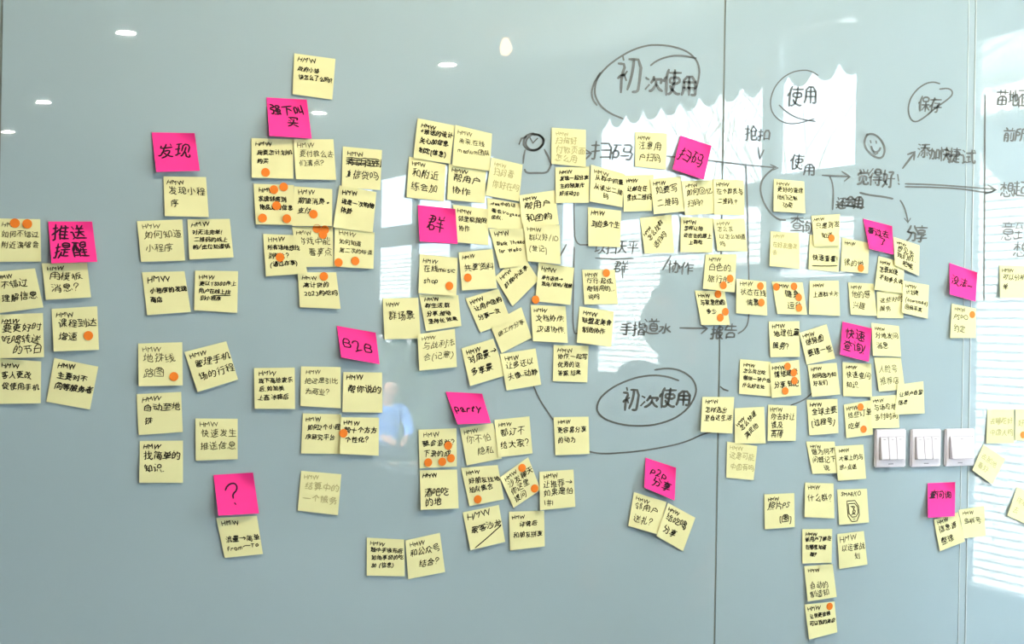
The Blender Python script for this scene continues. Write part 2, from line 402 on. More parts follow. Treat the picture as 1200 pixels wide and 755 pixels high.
    for s in (-1, 1):
        eb = MB(); ball(eb, W(tuple(nk + hn*.150 + fwd*.082 + Vector((0, .033*s, 0)))), (.010*scale,)*3, 8); eb.build('eye', M['eye'], root, smooth=True)
        ear = MB(); ball(ear, W(tuple(nk + hn*.125 + Vector((0, .084*s, 0)))), (.016*scale, .012*scale, .03*scale), 8); ear.build('ear', M['skin'], root, smooth=True)
    mo = MB(); ball(mo, W(tuple(nk + hn*.080 + fwd*.088)), (.012*scale, .022*scale, .006*scale), 8); mo.build('mouth', M['lip'], root, smooth=True)
    return root

STAND = dict(pelvis=(0,0,.95), chest=(0,0,1.33), neck=(-.035,0,1.485), head=(.03,0,1.73), shoulder_l=(0,.18,1.455), shoulder_r=(0,-.18,1.455),
    elbow_l=(-.03,.235,1.15), elbow_r=(-.03,-.235,1.15), wrist_l=(.06,.25,.92), wrist_r=(.06,-.25,.92), hip_l=(0,.095,.90), hip_r=(0,-.095,.90),
    knee_l=(.03,.105,.50), knee_r=(.03,-.105,.50), ankle_l=(0,.11,.095), ankle_r=(0,-.11,.095))
build_person((2.435, -1.28, 0), radians(168), STAND, 'standing person in a dark jacket, seen as a dark head and shoulder reflection', 'jacket', 'trousers')
SIT = dict(pelvis=(0,0,.50), chest=(.13,0,.85), neck=(.20,0,1.06), head=(.26,0,1.29), shoulder_l=(.17,.17,.98), shoulder_r=(.17,-.17,.98),
    elbow_l=(.30,.22,.74), elbow_r=(.30,-.22,.74), wrist_l=(.50,.12,.66), wrist_r=(.50,-.12,.66), hip_l=(.03,.09,.49), hip_r=(.03,-.09,.49),
    knee_l=(.46,.11,.50), knee_r=(.46,-.11,.50), ankle_l=(.45,.11,.095), ankle_r=(.45,-.11,.095))
build_person((6.0, -13.45, -.35), radians(95), SIT, 'person in a light blue shirt sitting outside, a small pale reflection under the B2B note', 'blue_shirt', 'trousers')
bench = empty('garden_bench', (6.0, -13.5, -.35)); tag(bench, 'wooden bench carrying the person in the blue shirt', 'bench')
MB().box(-.75, .75, -.22, .20, .285, .325).build('seat', M['wood'], bench, bevel=.006)
for sx in (-.65, .65):
    for sy in (-.17, .15): MB().box(sx - .03, sx + .03, sy - .03, sy + .03, 0, .37).build('leg', M['wood'], bench)

# ---------------------------------------------------------------- ceiling lamps
def build_downlight(x, y, label, warm=False, tint=(1, .95, .86)):
    root = empty('ceiling_downlight', (x, y, CEIL)); tag(root, label, 'ceiling light', 'downlights in the ceiling')
    MB().lathe([(.050, 0), (.075, 0), (.078, -.004), (.072, -.010), (.050, -.008)], (0, 0, 0), 28).build('trim_ring', M['white_plastic'], root, smooth=True)
    MB().lathe([(.048, -.001), (.048, -.006), (.02, -.0075)], (0, 0, 0), 24).build('diffuser', M['warm_lamp' if warm else 'lamp'], root)
    if not warm:
        ld = bpy.data.lights.new('downlight', 'AREA'); ld.shape = 'DISK'; ld.size = .09; ld.energy = LAMP; ld.color = tint
        lo = bpy.data.objects.new('downlight', ld); COL.objects.link(lo); lo.parent = root; lo.location = (0, 0, -.012)
for x, y, lb in ((1.45, -4.87, 'ceiling downlight reflected highest at upper left of the glass'), (1.45, -7.65, 'ceiling downlight reflected by the left picture edge, middle of three'),
                 (1.45, -9.5, 'ceiling downlight reflected lowest by the left picture edge'), (3.18, -4.92, 'ceiling downlight reflected above the central note cluster'),
                 (3.18, -7.17, 'ceiling downlight reflected beside the highest pink note')):
    build_downlight(x, y, lb)
for x in (.8, 1.75, 2.7): build_downlight(x, -1.0, 'ceiling downlight added out of view to wash the top of the glass wall', tint=(1, .82, .54))  # unseen row, added to throw warm light on the upper glass
wb = empty('warm_bulb', (3.08, -3.95, CEIL)); tag(wb, 'small warm ceiling bulb reflected near the top of the glass', 'bulb')
MB().lathe([(.03, 0), (.03, -.03), (.02, -.035)], (0, 0, 0), 16).build('socket', M['white_plastic'], wb, smooth=True)
MB().lathe([(.014, -.035), (.026, -.06), (.03, -.085), (.022, -.108), (.006, -.118)], (0, 0, 0), 16).build('glass_bulb', M['warm_lamp'], wb, smooth=True)

# ---------------------------------------------------------------- light switches
def build_switch(u0, v0, u1, v1, gangs, label, raised):
    """Plate 86 mm square standing 9 mm proud; sighted by its top-left and bottom-right corner."""
    a, b = at(u0, v0, .009), at(u1, v1, .009)
    cx, cz = (a.x + b.x) / 2, (a.z + b.z) / 2
    w = .043
    root = empty('light_switch', (cx, 0, cz)); tag(root, label, 'light switch', 'white light switches on the glass')
    MB().box(-w, w, -.009, -.0003, -w, w).build('plate', M['white_plastic'], root, bevel=.0025)
    MB().box(-w + .010, w - .008, -.0098, -.0085, -.026, .026).build('bezel', M['grey_plastic'], root)
    span0, span1 = -w + .0108, w - .0088
    step = (span1 - span0) / gangs
    for g in range(gangs):
        x0, x1 = span0 + g * step + .0004, span0 + (g + 1) * step - .0004
        t = .0135 if not raised else .016
        # rocker tilted: proud at the bottom
        MB().add([(x0, -.009, -.0252), (x1, -.009, -.0252), (x1, -.009, .0252), (x0, -.009, .0252), (x0, -t - .004, -.0245), (x1, -t - .004, -.0245), (x1, -.0115, .0245), (x0, -.0115, .0245)],
                 [(0,1,2,3),(4,7,6,5),(0,4,5,1),(1,5,6,2),(2,6,7,3),(3,7,4,0)]).build('rocker', M['white_plastic'], root, bevel=.0008)
        MB().box((x0+x1)/2 - .003, (x0+x1)/2 + .003, -.0132, -.011, .0195, .0208).build('indicator_mark', M['grey_plastic'], root)
    MB().box(-.0065, .0065, -.0096, -.0088, -.0365, -.0342).build('name_mark', M['grey_plastic'], root)
build_switch(1026.5, 503.3, 1062, 547.5, 3, 'three-gang white light switch nearest the notes, first of the row of three', False)
build_switch(1068.5, 503.3, 1103, 546.8, 3, 'three-gang white light switch in the middle of the row of three', False)
build_switch(1109, 503.0, 1142, 545.8, 1, 'single-rocker white light switch over the glass edge, last of the row of three', True)
# ---------------------------------------------------------------- pen strokes
def decode(s): return [(n // 100 / 63, n % 100 / 63) for n in s]
CUSTOM = {'→': (1.0, [[(.08,.5),(.9,.52)],[(.66,.72),(.92,.52),(.66,.32)]]), '—': (1.2, [[(.02,.4),(.4,.46),(.8,.4),(1.18,.44)]]),
          '●': (.8, [[(.1,.2),(.7,.25),(.1,.4),(.7,.45),(.1,.6),(.7,.65),(.1,.8),(.6,.82),(.2,.1),(.5,.9)]]), '/': (.6, [[(.1,.02),(.5,.9)]]),
          '#': (.8, [[(.22,.02),(.34,.8)],[(.48,.02),(.6,.8)],[(.05,.28),(.74,.3)],[(.1,.54),(.78,.56)]]),
          '?': (.6, [[(.06,.56),(.12,.74),(.30,.80),(.46,.68),(.44,.52),(.28,.40),(.25,.26)],[(.25,.08),(.27,.03)]]), '!': (.35, [[(.16,.78),(.15,.24)],[(.15,.06),(.17,.02)]]), '.': (.3, [[(.08,.03),(.13,.05)]])}
# centre-line strokes of each written character: width, foot, size, then strokes of points x * 100 + y on a 63 grid
GLYPHS = {
'!':(11,12,28,((523,556),)),'(':(17,3,37,((1401,712,519,440,751,1663),)),')':(17,3,37,((301,1219,1337,952,163),)),'*':(56,23,18,((544,4920),(2732,2832),(2832,3032,2832),(620,5144),(2806,2857),)),'+':(63,17,19,((532,5632),(3205,3257),)),'-':(63,19,10,((1212,5012),)),'.':(63,12,5,((3232,3232),)),'0':(40,12,28,((1904,2505,3009,3423,3346,3054,2458,1658,1256,851,541,522,812,1306,1904),)),'1':(9,12,27,((405,458),)),'2':(39,12,28,((1204,1413,2425,3036,3049,2556,2058,1158,555,249),(200,1104,3404),)),'3':(32,12,28,((1532,2132),(2132,2640,2653,1958,457),(111,207,1104,2005,2610,2818,2726,2132),)),'?':(19,12,28,((421,326,1444,1453,1157,758),)),'A':(61,12,27,((3057,3155,2651,1934,1723,1422,603),(1723,4423),(5901,5503,4722,4423,4331,3352,3053),)),'B':(43,12,27,((432,2532,3625,3818,3610,3206,2504,405,458,2558,3253,3241,2532),)),'D':(58,12,27,((504,3205,4209,4613,5224,5334,5143,4353,3358,458,504),)),'F':(34,12,27,((433,2933),(405,458,2959),)),'H':(53,12,27,((432,4932),(405,458),(4904,4958),)),'I':(9,12,27,((405,458),)),'K':(54,12,27,((432,1632),(1632,1737,2847,2950,3961,4563),(405,458),(5100,4502,3610,1632),)),'M':(59,12,27,((554,1252,2535,2933,3638,4551,5354),(405,554),(5404,5354),)),'O':(63,12,29,((2704,4105,4708,5111,5721,5834,5445,4752,3756,2656,1652,844,433,427,1112,1608,2704),)),'P':(40,12,27,((405,458,2758,3352,3447,3338,2832,431),)),'R':(49,12,27,((432,2332,3037,3243,3152,2657,2059,458,405),(4601,4102,3120,2427,2332),)),
'S':(35,12,28,((114,309,905,1904,2405,2909,3022,2429,739,448,654,1358,2558,3055,3151),)),'T':(53,12,27,((459,4759),(2704,2759),)),'V':(55,12,28,((2815,2418,2124,660,162),(2803,2815,3219,4960,5463),)),'W':(63,12,42,((4511,4914,5838),(1701,1711,1413,439),(4501,4511,4213,3336,2935,2114,1711),)),'[':(16,3,36,((1302,303,360,1360),)),']':(16,3,36,((302,1303,1359,360),)),'a':(52,12,19,((3610,1504,1106,712,719,1126,2833,3633),(3610,3646,3452,3255,2457,1356,552,245),(3610,3905,4706,5110),)),'b':(37,12,28,((436,2238,2736,3228,3217,2606,2104,1004,407,458),)),'c':(49,12,19,((4814,4408,3906,2606,2008,1115,629,740,1148,2156,4056,4453,4747),)),'d':(38,12,27,((3337,1838,1236,833,424,514,1106,2503,3304,3358),)),'e':(55,12,19,((5215,5011,4107,2506,1412,724,741,1251,2357,3955,4744,4835,4633,633),)),'f':(26,12,28,((337,1737),(1004,1153,1758,2258),)),'g':(39,3,27,((2859,3145,2437,1637,1239,844,853,1458,3460),(1323,1131,1533,1637),(1323,2622,3219,3415,3308,2403,905,413,619,1323),)),'h':(35,12,27,((404,458),(3104,3131,2934,2438,1638,434),)),'i':(10,12,26,((504,539),)),'k':(40,12,27,((404,458),(3800,3202,1620,1624,2938,3541),)),'l':(8,12,27,((404,458),)),'m':(63,12,26,((404,435),(3204,3232,2937,2140,435),(5904,5923,5636,4740,4239,3232),)),'n':(52,12,18,((606,654),(4506,4543,4252,3557,3058,2457,1451,650),)),'o':(63,12,19,((2905,3405,4609,5520,5541,4652,3855,2555,1752,1248,738,630,1115,1709,2905),)),'p':(38,3,27,((404,459,2458,2955,3249,3235,2828,2325,426),)),
'r':(45,12,18,((644,1446,2053,2756,3356,3654),(606,654),)),'s':(41,12,19,((214,310,1805,2907,3312,3323,1535,941,747,953,1557,2757,3255,3550),)),'t':(38,12,22,((344,1247,3047),(3306,2205,1511,1447,1961),)),'u':(52,12,18,((4513,2205,1706,1011,623,656),(4508,4557),)),'w':(63,12,29,((1913,1515,636),(4413,4015,3529,3232),(1901,1913,2214,2830,3232),(4401,4413,4714,5635),)),'y':(41,3,27,((2135,1639,660,162),(803,2028,2135,2538,3460,3963),)),'~':(63,20,21,((208,1814,4105,5005,5909,6316),)),'。':(63,10,12,((3005,4509,5317,5726,5737,5445,4653,3757,2657,1753,945,533,722,1214,1809,3005),)),'一':(63,26,37,((302,6002),)),'上':(63,11,36,((2935,5535),(302,6002),(2902,2957),)),'下':(63,9,36,((6057,257),(5528,3738,3039),(3003,3056),)),'不':(63,9,37,((555,5755),(5627,3938),(523,1428,2538,3140),(3103,3143,3455),)),'与':(59,9,35,((1652,5552),(319,4119),(3403,4803,5005,5416,5633,1234,1658,1962),)),'业':(63,11,35,((4923,5741),(1322,641),(2302,2358),(4002,4057),(6002,302),)),'个':(63,9,37,((635,1338,3255),(5735,4542,3255),(3202,3238),)),'中':(55,9,37,((2860,2802),(225,348,5148,5225),(225,5225),)),'为':(59,9,36,((1652,1159),(4021,3430),(505,1614,2429,2740,2860),(3903,5003,5308,5543,543),)),'主':(63,10,36,((3645,3552,2759),(5645,745),(1025,5325),(302,6002),(3102,3145),)),'久':(63,9,37,((531,2049,2259,2561),(604,1710,2720,3229,3430,3943,3848,2049),(5904,5406,4218,3728,3430),)),'么':(62,9,36,((837,2149,2860),(1208,1312,2725,4446),(1208,2107,5210),(5705,5707,5210,5018,4425),)),
'乐':(63,9,37,((5732,932,1255,3656,5259),(408,1522),(5908,4822),(2403,3203,3205,3245),)),'买':(63,9,35,((5347,5755,5658,758),(2644,1649),(1833,838),(425,6025),(3224,3325),(5904,3715),(403,2209,3017,3428,3549),)),'了':(59,9,34,((1603,2903,3039,4449,5055,5159,260),)),'二':(63,13,36,((1044,5344),(303,5903),)),'些':(63,10,37,((1847,2847),(3746,4346,5651),(6035,5830,3930,3732,3758),(1830,1858),(729,751),(328,2931),(1118,5218),(402,5902),)),'享':(61,9,37,((3155,3060),(354,5754),(1335,4835,4944,1245,1335),(5028,928),(215,5815),(1703,2902,3019,3222,4224,4327),)),'人':(63,9,37,((605,1511,2629,2940,3141,3159),(5804,4910,4317,3629,3339,3141),)),'什':(63,9,37,((2336,6036),(535,739,1241),(1303,1244,1960),(4103,4159),)),'从':(63,9,37,((2920,2529,1735),(505,1116,1533,1735,1752,2061),(2805,3414,3929,4231,4136,4457),(5905,5015,4529,4231),)),'他':(63,9,38,((4139,4242),(535,738,1139),(2733,2836),(5020,5420,5725,5745,4242,4139,2836,2733,2132),(4217,4258),(6010,5603,3203,2806,2851),(1202,1142,1858),)),'付':(63,9,37,((2445,6045),(636,739,1241),(3521,2933),(1303,1243,1960),(3803,5003,5105,5159),)),'代':(63,9,38,((5749,5154),(3837,3838),(735,1440),(2335,5840),(5915,5906,5503,4806,4412,3930,3756),(1404,1443,2157),)),'以':(62,9,35,((3045,2456),(4220,4842,4959),(715,757),(412,715,1416,2421),(5408,5410,4220),(2304,3209,3818,4220),)),'们':(61,9,37,((3251,2859),(332,335,638,938),(1003,942,1459),(4803,5703,5805,5857,3958),(2402,2446),)),
'件':(63,9,37,((4159,4102),(2846,5646),(2337,2846,2956),(332,335,639,1140),(2227,6027),(1203,1144,1759,2061),)),'任':(63,9,38,((2451,3752,5557,5856),(534,839,1341),(2231,6031),(2405,5805),(4105,4153),(1402,1344,1958),)),'众':(62,9,37,((537,1541,3056,3256),(5737,4344,3256),(2815,1725),(5606,4912,4323,4123),(605,1725,1732,2037),(2903,3511,3820,4123,4234),)),'优':(63,9,37,((5452,4958),(2044,5944),(331,335,739,1039),(6013,5704,4405,4333),(2105,2812,3328,3559),(1102,1042,1760),)),'会':(63,9,37,((1643,1739,4539,4743),(5839,4743,4745,3257,1645,1643,639),(5626,626),(1506,1612,2420,2525),(1506,4908),(5504,5307,4908,4813,4318),)),'位':(62,9,37,((4154,3960),(2547,5647),(434,638,1240),(3315,3037),(2205,5905),(4605,5237),(1203,1244,1859),)),'体':(63,9,38,((3958,3903),(5845,4345,4142,3743,2825,1915),(330,537,1038),(2915,4915),(5915,5223,4142,3545,2145),(1102,1042,1659),)),'何':(63,9,37,((2353,6053),(536,639,1141),(2516,2539,4138,4121,2520),(4004,5403,5505,5553),(1202,1144,1658),)),'作':(63,9,37,((3248,6048),(3948,3902),(535,638,1240),(2335,2946,3248,3459),(3933,5933),(3919,5919),(1204,1244,1859),)),'你':(63,9,38,((2437,2744,3046,3257),(5836,5946,3046),(535,839,1139),(2413,3029,3232),(6012,5331),(1203,1142,1757),(3503,4103,4206,4246),)),'使':(63,9,38,((2351,6051),(4040,5740,5827,2527,2440,4040),(333,840,1241),(3312,3512),(1904,2403,3107,3919,4057),(5904,5303,4406,3114,2621),(1302,1244,1858),)),
'便':(63,9,37,((2356,5856),(2434,5734),(5734,5624,2524,2445,5645,5734),(333,739,1039),(3924,4024),(3210,3410),(6105,5503,4106,3210,2418),(1103,1042,1659),(2003,3410,3919,4056),)),'促':(63,9,38,((4137,5538,5555,2756,2738,4137),(332,638,1140),(4123,5623),(4106,4137),(5804,4204,3907,3507,2715),(1203,1144,1658),(1903,2413,2715,2826),)),'保':(63,9,38,((4038,5539,5554,2655,2639,4038),(333,1140),(2126,3726,3824,4324,4426,5926),(2106,3824),(5906,4816,4324),(1203,1141,1858),(4002,4038),)),'信':(62,9,37,((4055,3860),(2249,6049),(2739,5539),(334,740,1141),(2730,5530),(2605,5505,5520,2520,2605),(1202,1144,1659,1961),)),'做':(63,9,38,((2045,3745),(6045,4446),(332,435,738,1038),(2929,2957),(5021,4722,4435,4237),(2109,2129,3529),(2109,3509,3529,3932,3934,4339,4555,4860),(5904,5013,5021,5324,5532,5645),(1103,1042,1557),(3803,5014),)),'健':(63,9,37,((4459,4410),(6045,3345),(3635,5535,5554,3654),(333,336,940),(3527,5727),(3318,5818),(2416,2019,1924),(2006,2412,2932,2735,2235,2854,2055),(1003,944,1359),(5803,4003,2412),)),'像':(63,9,38,((3255,3259),(4045,4346),(1943,2446,5545,5534,2534,2445,2646,2853,3255),(535,738,1038),(3935,3943,4346,4454,3255),(3431,3434),(2125,3431),(4221,3431),(4221,4922,5025,5527),(2115,3824),(5907,5412,4922),(1806,2205,3715,4216),(1103,1041,1657),(3502,3902,4206,4221),)),'全':(63,10,38,((5236,4932,1332,1135),(433,1135,1137,2043,3255,5236,5933),(1418,4818),(602,5602),(3202,3232),)),
'公':(63,9,37,((938,2057),(5835,4747,4158),(1308,1414,2427,3038),(1308,4910),(5604,5210,4910,4914,4422),)),'共':(63,9,36,((5746,546),(1925,1960),(4325,4360),(5925,325),(604,2116),(5704,4116),)),'关':(63,9,37,((2046,2054,1660),(4146,4659),(5446,846),(3145,3128,3226,3227,3127,3227,3226,3718,4510,5604,5905),(5829,3429,3227,2929,429),(504,1910,3226),)),'兴':(63,9,36,((3243,2659),(1338,653),(4534,5757),(328,5928),(4914,4319),(404,604,1413),)),'再':(63,9,37,((556,5756),(3256,3219),(1132,5232),(219,6019),(3905,3903,4202,4902,5206,5244,1145,1102),)),'写':(62,9,34,((252,260,5960,5952),(1845,5045),(5131,1532,1851,2155),(318,3918),(3203,4503,4705,5119,5131),)),'冰':(63,9,37,((1248,453),(2041,3041),(4434,4835,5745),(1913,2829,3041),(412,1229),(5912,5119,4529,4434,3938),(2904,3703,3805,3858),)),'出':(54,9,37,((4853,4835,635,653),(2706,2760),(5106,306,226),(5106,5126),)),'分':(63,9,37,((1038,1042,1648,2159),(637,1038),(5837,4749,4259),(604,1206,2014,2526,2634),(3403,4303,4707,4916,4934,1334,1038),)),'划':(60,9,37,((2952,2655),(1441,1442),(340,3444),(1921,2423,3034),(4421,4452),(3414,3304,2903,1915,1346,1360),(405,1915),(4604,5603,5807,5859),)),'初':(61,9,37,((1555,1260),(2030,1330,525),(2030,2535),(2422,2030),(2907,3624,3940,3954),(1403,1329,2147,448),(4203,5203,5508,5854,2955),)),'利':(61,9,37,((1956,1903),(554,1956,2960,3259),(440,3140),(1839,1940),(1930,1832),(3122,2429,1930),(4120,4152),(310,314,1432,1832),(4703,5703,5805,5859),)),
'到':(61,10,35,((3357,357),(839,1456),(839,3141),(3338,2749),(525,3225),(4319,4354),(1909,1932),(305,1707,1909,3310),(4903,5703,5806,5860),)),'制':(61,9,37,((858,851,344,439,3539),(851,3251),(4622,4653),(608,628,3228,3309,3107,2609),(4903,5703,5805,5859),(2002,2060),)),'前':(61,9,37,((1949,1856,1261),(4249,4659),(5849,249),(728,2728),(717,2717),(4015,4037),(4105,4502,5303,5439),(1903,2502,2705,2638,738,703),)),'力':(58,9,37,((404,1613,2223,2737,2760),(3603,4703,5210,5545,645),)),'功':(63,9,36,((353,2353),(1420,1453),(417,2622),(4206,4403,5403,5708,6044,3045),(2304,3212,3620,4142,4160),)),'加':(61,9,36,((4009,5909),(505,1329,1460),(1804,2604,2808,3047,448),(5904,5853,4053,4004),)),'务':(63,9,37,((2561,1850,744),(1850,1947,2939,3439,3736,4933,5934),(3638,3842,4949,5053,2254),(432,2335,2939),(2722,3023),(503,1808,2617,2722,3023,3028),(3703,4703,5006,5318,5223,823),)),'动':(62,9,36,((556,2656),(2839,239),(2717,614,1238),(2913,2429,2229),(3406,4227,4460),(4404,5303,5708,5944,3445),)),'化':(63,9,37,((3458,3506,3704,5704,6012,5919),(435,840,1342),(3532,4333,5547),(2421,3425),(1402,1345,2059),)),'十':(61,9,37,((334,5834),(3102,3160),)),'协':(63,9,37,((244,1744),(2021,2433,2736),(6021,5634,5836),(2508,3222,3532,3659),(1003,1059),(3603,4704,5018,5146,2547),)),'单':(62,9,37,((2249,2154,1760,1461),(3149,5348,5226,927,949,3149),(4249,4559,4961),(937,5337),(215,5815),(3102,3149),)),'卡':(61,9,37,((2960,3002),(2951,5151),(235,5835),(2935,3035),(5515,3622),)),
'去':(62,9,36,((849,5349),(232,5932),(3132,3160),(5009,1106,1312,2426,2531),(5504,4123),)),'及':(63,9,37,((656,4056,4150,3939,5538,5025,4113,2103),(3813,4113),(6105,5504,4409,4113,3813,2827,2337,1939),(401,406,809,1626,1939,1855),)),'友':(63,9,37,((2360,2034,2625,3414,3714,4308,5204,5904),(549,5849),(2249,2349),(3414,3714),(708,1521,1831,2132),(1703,3209,3414,3714,4320,4931,4834,2233),)),'双':(63,9,37,((1829,642),(4523,5131,5754,3555,3546,4126,4523,4517,5704,5904),(2613,2320,1823),(404,1111,1823,1829,2234,2653,2555,555),(2904,4517),)),'发':(63,9,37,((1456,1144,5744),(5252,4758),(2743,2944),(3513,2429),(3513,3913),(3913,4723,5032,2532),(611,912,1619,2128,2429,2743,3048,3159),(5904,5204,4110,3913),(1803,3007,3410,3513),)),'只':(63,9,36,((1131,5331,5356,1157,1131),(5112,4219,3819),(504,1309),)),'叫':(55,9,36,((3219,3254),(3219,5222),(214,255,2054,2020,220),(5202,5260),)),'可':(63,9,36,((6057,257),(1015,1041,3340,3321,1021),(3604,4903,5105,5156),)),'台':(56,9,37,((738,944,2360),(738,4640),(5235,3752),(806,4606),(802,827,4527,4606),)),'号':(62,9,35,((1246,5146,5160,1261,1246),(5934,234),(3203,4503,4911,5021,1522,1733),)),'吃':(62,9,36,((3250,5750),(2439,2949,3250,3259),(5235,3035),(213,254,1653,1619,219),(5911,5603,3702,2605,2813,4630,4734),)),'合':(63,9,37,((3360,3256,1541,537),(1541,1637,4637,4842),(5938,5737,4842,3256),(1306,5006),(1302,1325,4925,5006),)),'同':(60,9,35,((1448,4548),(1812,1835,4234,4117,1817),(203,260,5759,5706,5603,4504),)),
'后':(63,9,37,((1141,6041),(506,1130,1154,5359),(2206,2227,5427,5506),(2206,5506),)),'向':(55,9,37,((2248,2559),(1712,1734,3833,3817,1717),(203,348,5247,5205,5103,4003),)),'吗':(63,9,35,((5132,5459,2860),(2518,4818),(216,256,1756,1722,222),(4403,5302,5504,5918,6032,3032,3150,3252),)),'吧':(63,10,36,((2829,5729),(4229,4257),(5729,5657,2857,2806,3003,3702,5703,6009,5913),(213,254,1753,1720,220),)),'告':(60,8,37,((1251,5151),(542,1251,1358),(235,5635),(3235,3260),(1106,4906),(1102,1124,4824,4906),)),'员':(62,9,35,((1347,4947,5060,1261,1347),(916,1036,5236,5317),(5804,3712,3511),(403,1204,2712,3120,3126),)),'呢':(63,9,35,((3723,4223,5630),(214,256,1655,1620,220),(6011,5803,3804,3735),(1903,2310,2726,2759,5759,5844,2744),)),'周':(61,9,35,((2148,4648),(3337,3353),(1936,4936),(2308,2326,4525,4512,2312),(4703,5603,5806,5760,1160,1128,404),)),'味':(61,9,37,((3960,3903),(2649,5449),(5732,4332,3927,3425,2713,2008),(3932,2332),(214,254,1653,1620,220),(5213,4623,4028,3932),)),'和':(61,9,36,((1856,1802),(655,2859),(440,3040),(1739,1840),(2923,2332,1732),(415,1331,1732),(3711,5811),(5806,5755,3755,3706),)),'品':(60,9,35,((1341,4741,4759,1360,1341),(206,329,2328,2206),(206,2206),(3606,5706),(3602,3629,5728,5706),)),'哪':(63,9,35,((2160,3759,3610,3403,2803),(2760,2521,1704),(2143,3643),(2127,3627),(2527,2627),(215,257,1356,1322,222),(4603,4660,5960,5438,5929,6020,5915,5413),)),'唱':(60,9,35,((2849,5549),(5549,5461,2861,2938,5438,5549),(2518,5718),(216,256,1655,1622,222),(2505,2630,5729,5705,2505),)),
'商':(60,9,37,((253,5753),(3153,3060),(2044,1953),(3939,4153),(1527,2433),(4726,3732),(2010,3910,4021,2022,2010),(602,638,3839,5437,5406,5102,4303),)),'喝':(63,9,35,((2850,5650),(4121,4226),(3416,4121),(5016,4421,4121),(215,256,1655,1622,222),(5110,2810,2720,2426,2731,3032,3138,3140,2841,2861,5660,5540,3140),(4903,5502,5704,6031,3032),)),'回':(60,9,35,((1923,4123,4143,1944,1923),(206,260,5760,5706),(206,5706),)),'因':(60,9,35,((1340,4740),(2940,3040),(1315,1514,2321,2932,3151),(4715,3231,2932),(206,361,5760,5706),(206,5706),)),'团':(60,9,35,((1343,4643),(3442,3643),(1322,2227,3438),(2816,3515,3618,3636,3438,3651),(206,260,5660,5606),(206,5606),)),'国':(60,9,35,((1449,4549),(1634,4334),(4225,3929),(1318,4618),(3018,3049),(206,260,5660,5606),(206,5606),)),'图':(60,9,35,((2554,2449,2048,2045,1241),(2045,2836,3336,3832,4930),(3336,3338,4144,4248,2449),(831,1229,2332,2836),(3623,2527),(4213,2218,1617),(205,361,5760,5705),(205,5705),)),'圆':(60,9,35,((1743,4243,4352,1652,1743),(1422,1434,4434,4522),(913,1412,2718,3128),(4812,3418),(205,361,5760,5705),(205,5705),)),'圈':(60,9,35,((1949,1753),(1345,4745),(4045,4151,4454),(2644,2945),(2537,2644,2945,3054),(4036,4132,3728,3621,3020),(4936,1136),(2029,1931),(5027,4132),(1026,1831,2029,3728),(4418,4313,4012,2213,2015,2036),(205,361,5760,5705),(205,5705),)),'在':(62,9,37,((450,5850),(2149,2450),(2629,5629),(325,1330),(2304,5804),(4104,4140),(1303,1332,2149,2552,2660),)),
'地':(63,10,37,((342,1942),(4238,4341),(2932,3035),(2332,2932,3236,4238,4542,5644,5723,5519,5019),(1218,1256),(4316,4357),(313,2020),(6012,5905,5602,3202,3005,3051),)),'场':(63,9,36,((5258,2658),(344,1944),(2939,6038,5921,5504,4603),(3339,3443,4652,4857),(1217,1260),(413,1115,1418,2819,3528,3939),(2703,3408,4218,5039),)),'坚':(63,10,36,((4137,4437),(732,754),(3030,3532,4137,4437,5454,5456,3256),(2029,2057),(5829,5131,4437,4038,3447,3256),(1017,5317),(202,5902),(3102,3121),)),'增':(59,9,37,((3251,2550,2632,5732,5749,5551,3251),(3251,3356,3259),(4851,5160),(343,1743),(3438,3245),(4738,5044),(4032,4050),(1117,1159),(2914,5414),(413,914,1117,1918),(2905,5405),(5405,5324,2924,2905),)),'处':(63,9,37,((530,1036,1558),(5828,4741,4142),(2022,1723,1334,1036),(4116,4159),(5805,3307,2415,2016),(504,1107,1715,2016,2022,2222,2528,2942,2849,1449),)),'多':(59,9,37,((2555,2861),(446,745,2355,4354,4250,3039,2639,2536,1332,431),(2639,2143),(3631,3736),(3514,2920),(403,2005,3310,3514,4014,5326,5331,3331,1821,1220),)),'大':(63,9,37,((3260,3139,4316,5804),(5840,540),(504,1914,2728,2935,3237),)),'天':(63,9,37,((854,5554),(5733,3333,3232,2833,433),(504,1408,2519,3132,3154),(5804,5305,4115,3232),)),'头':(62,9,36,((2552,1357),(1938,744),(330,5830),(3230,3330),(5804,3717),(403,1808,3020,3432,3560),)),'好':(63,9,37,((1259,626,1620,1716,2214,2510),(1046,1146),(3031,6131),(1716,1719),(403,1716,2439,2346,446),(3503,4302,4505,4540,5348,5554,3254),)),
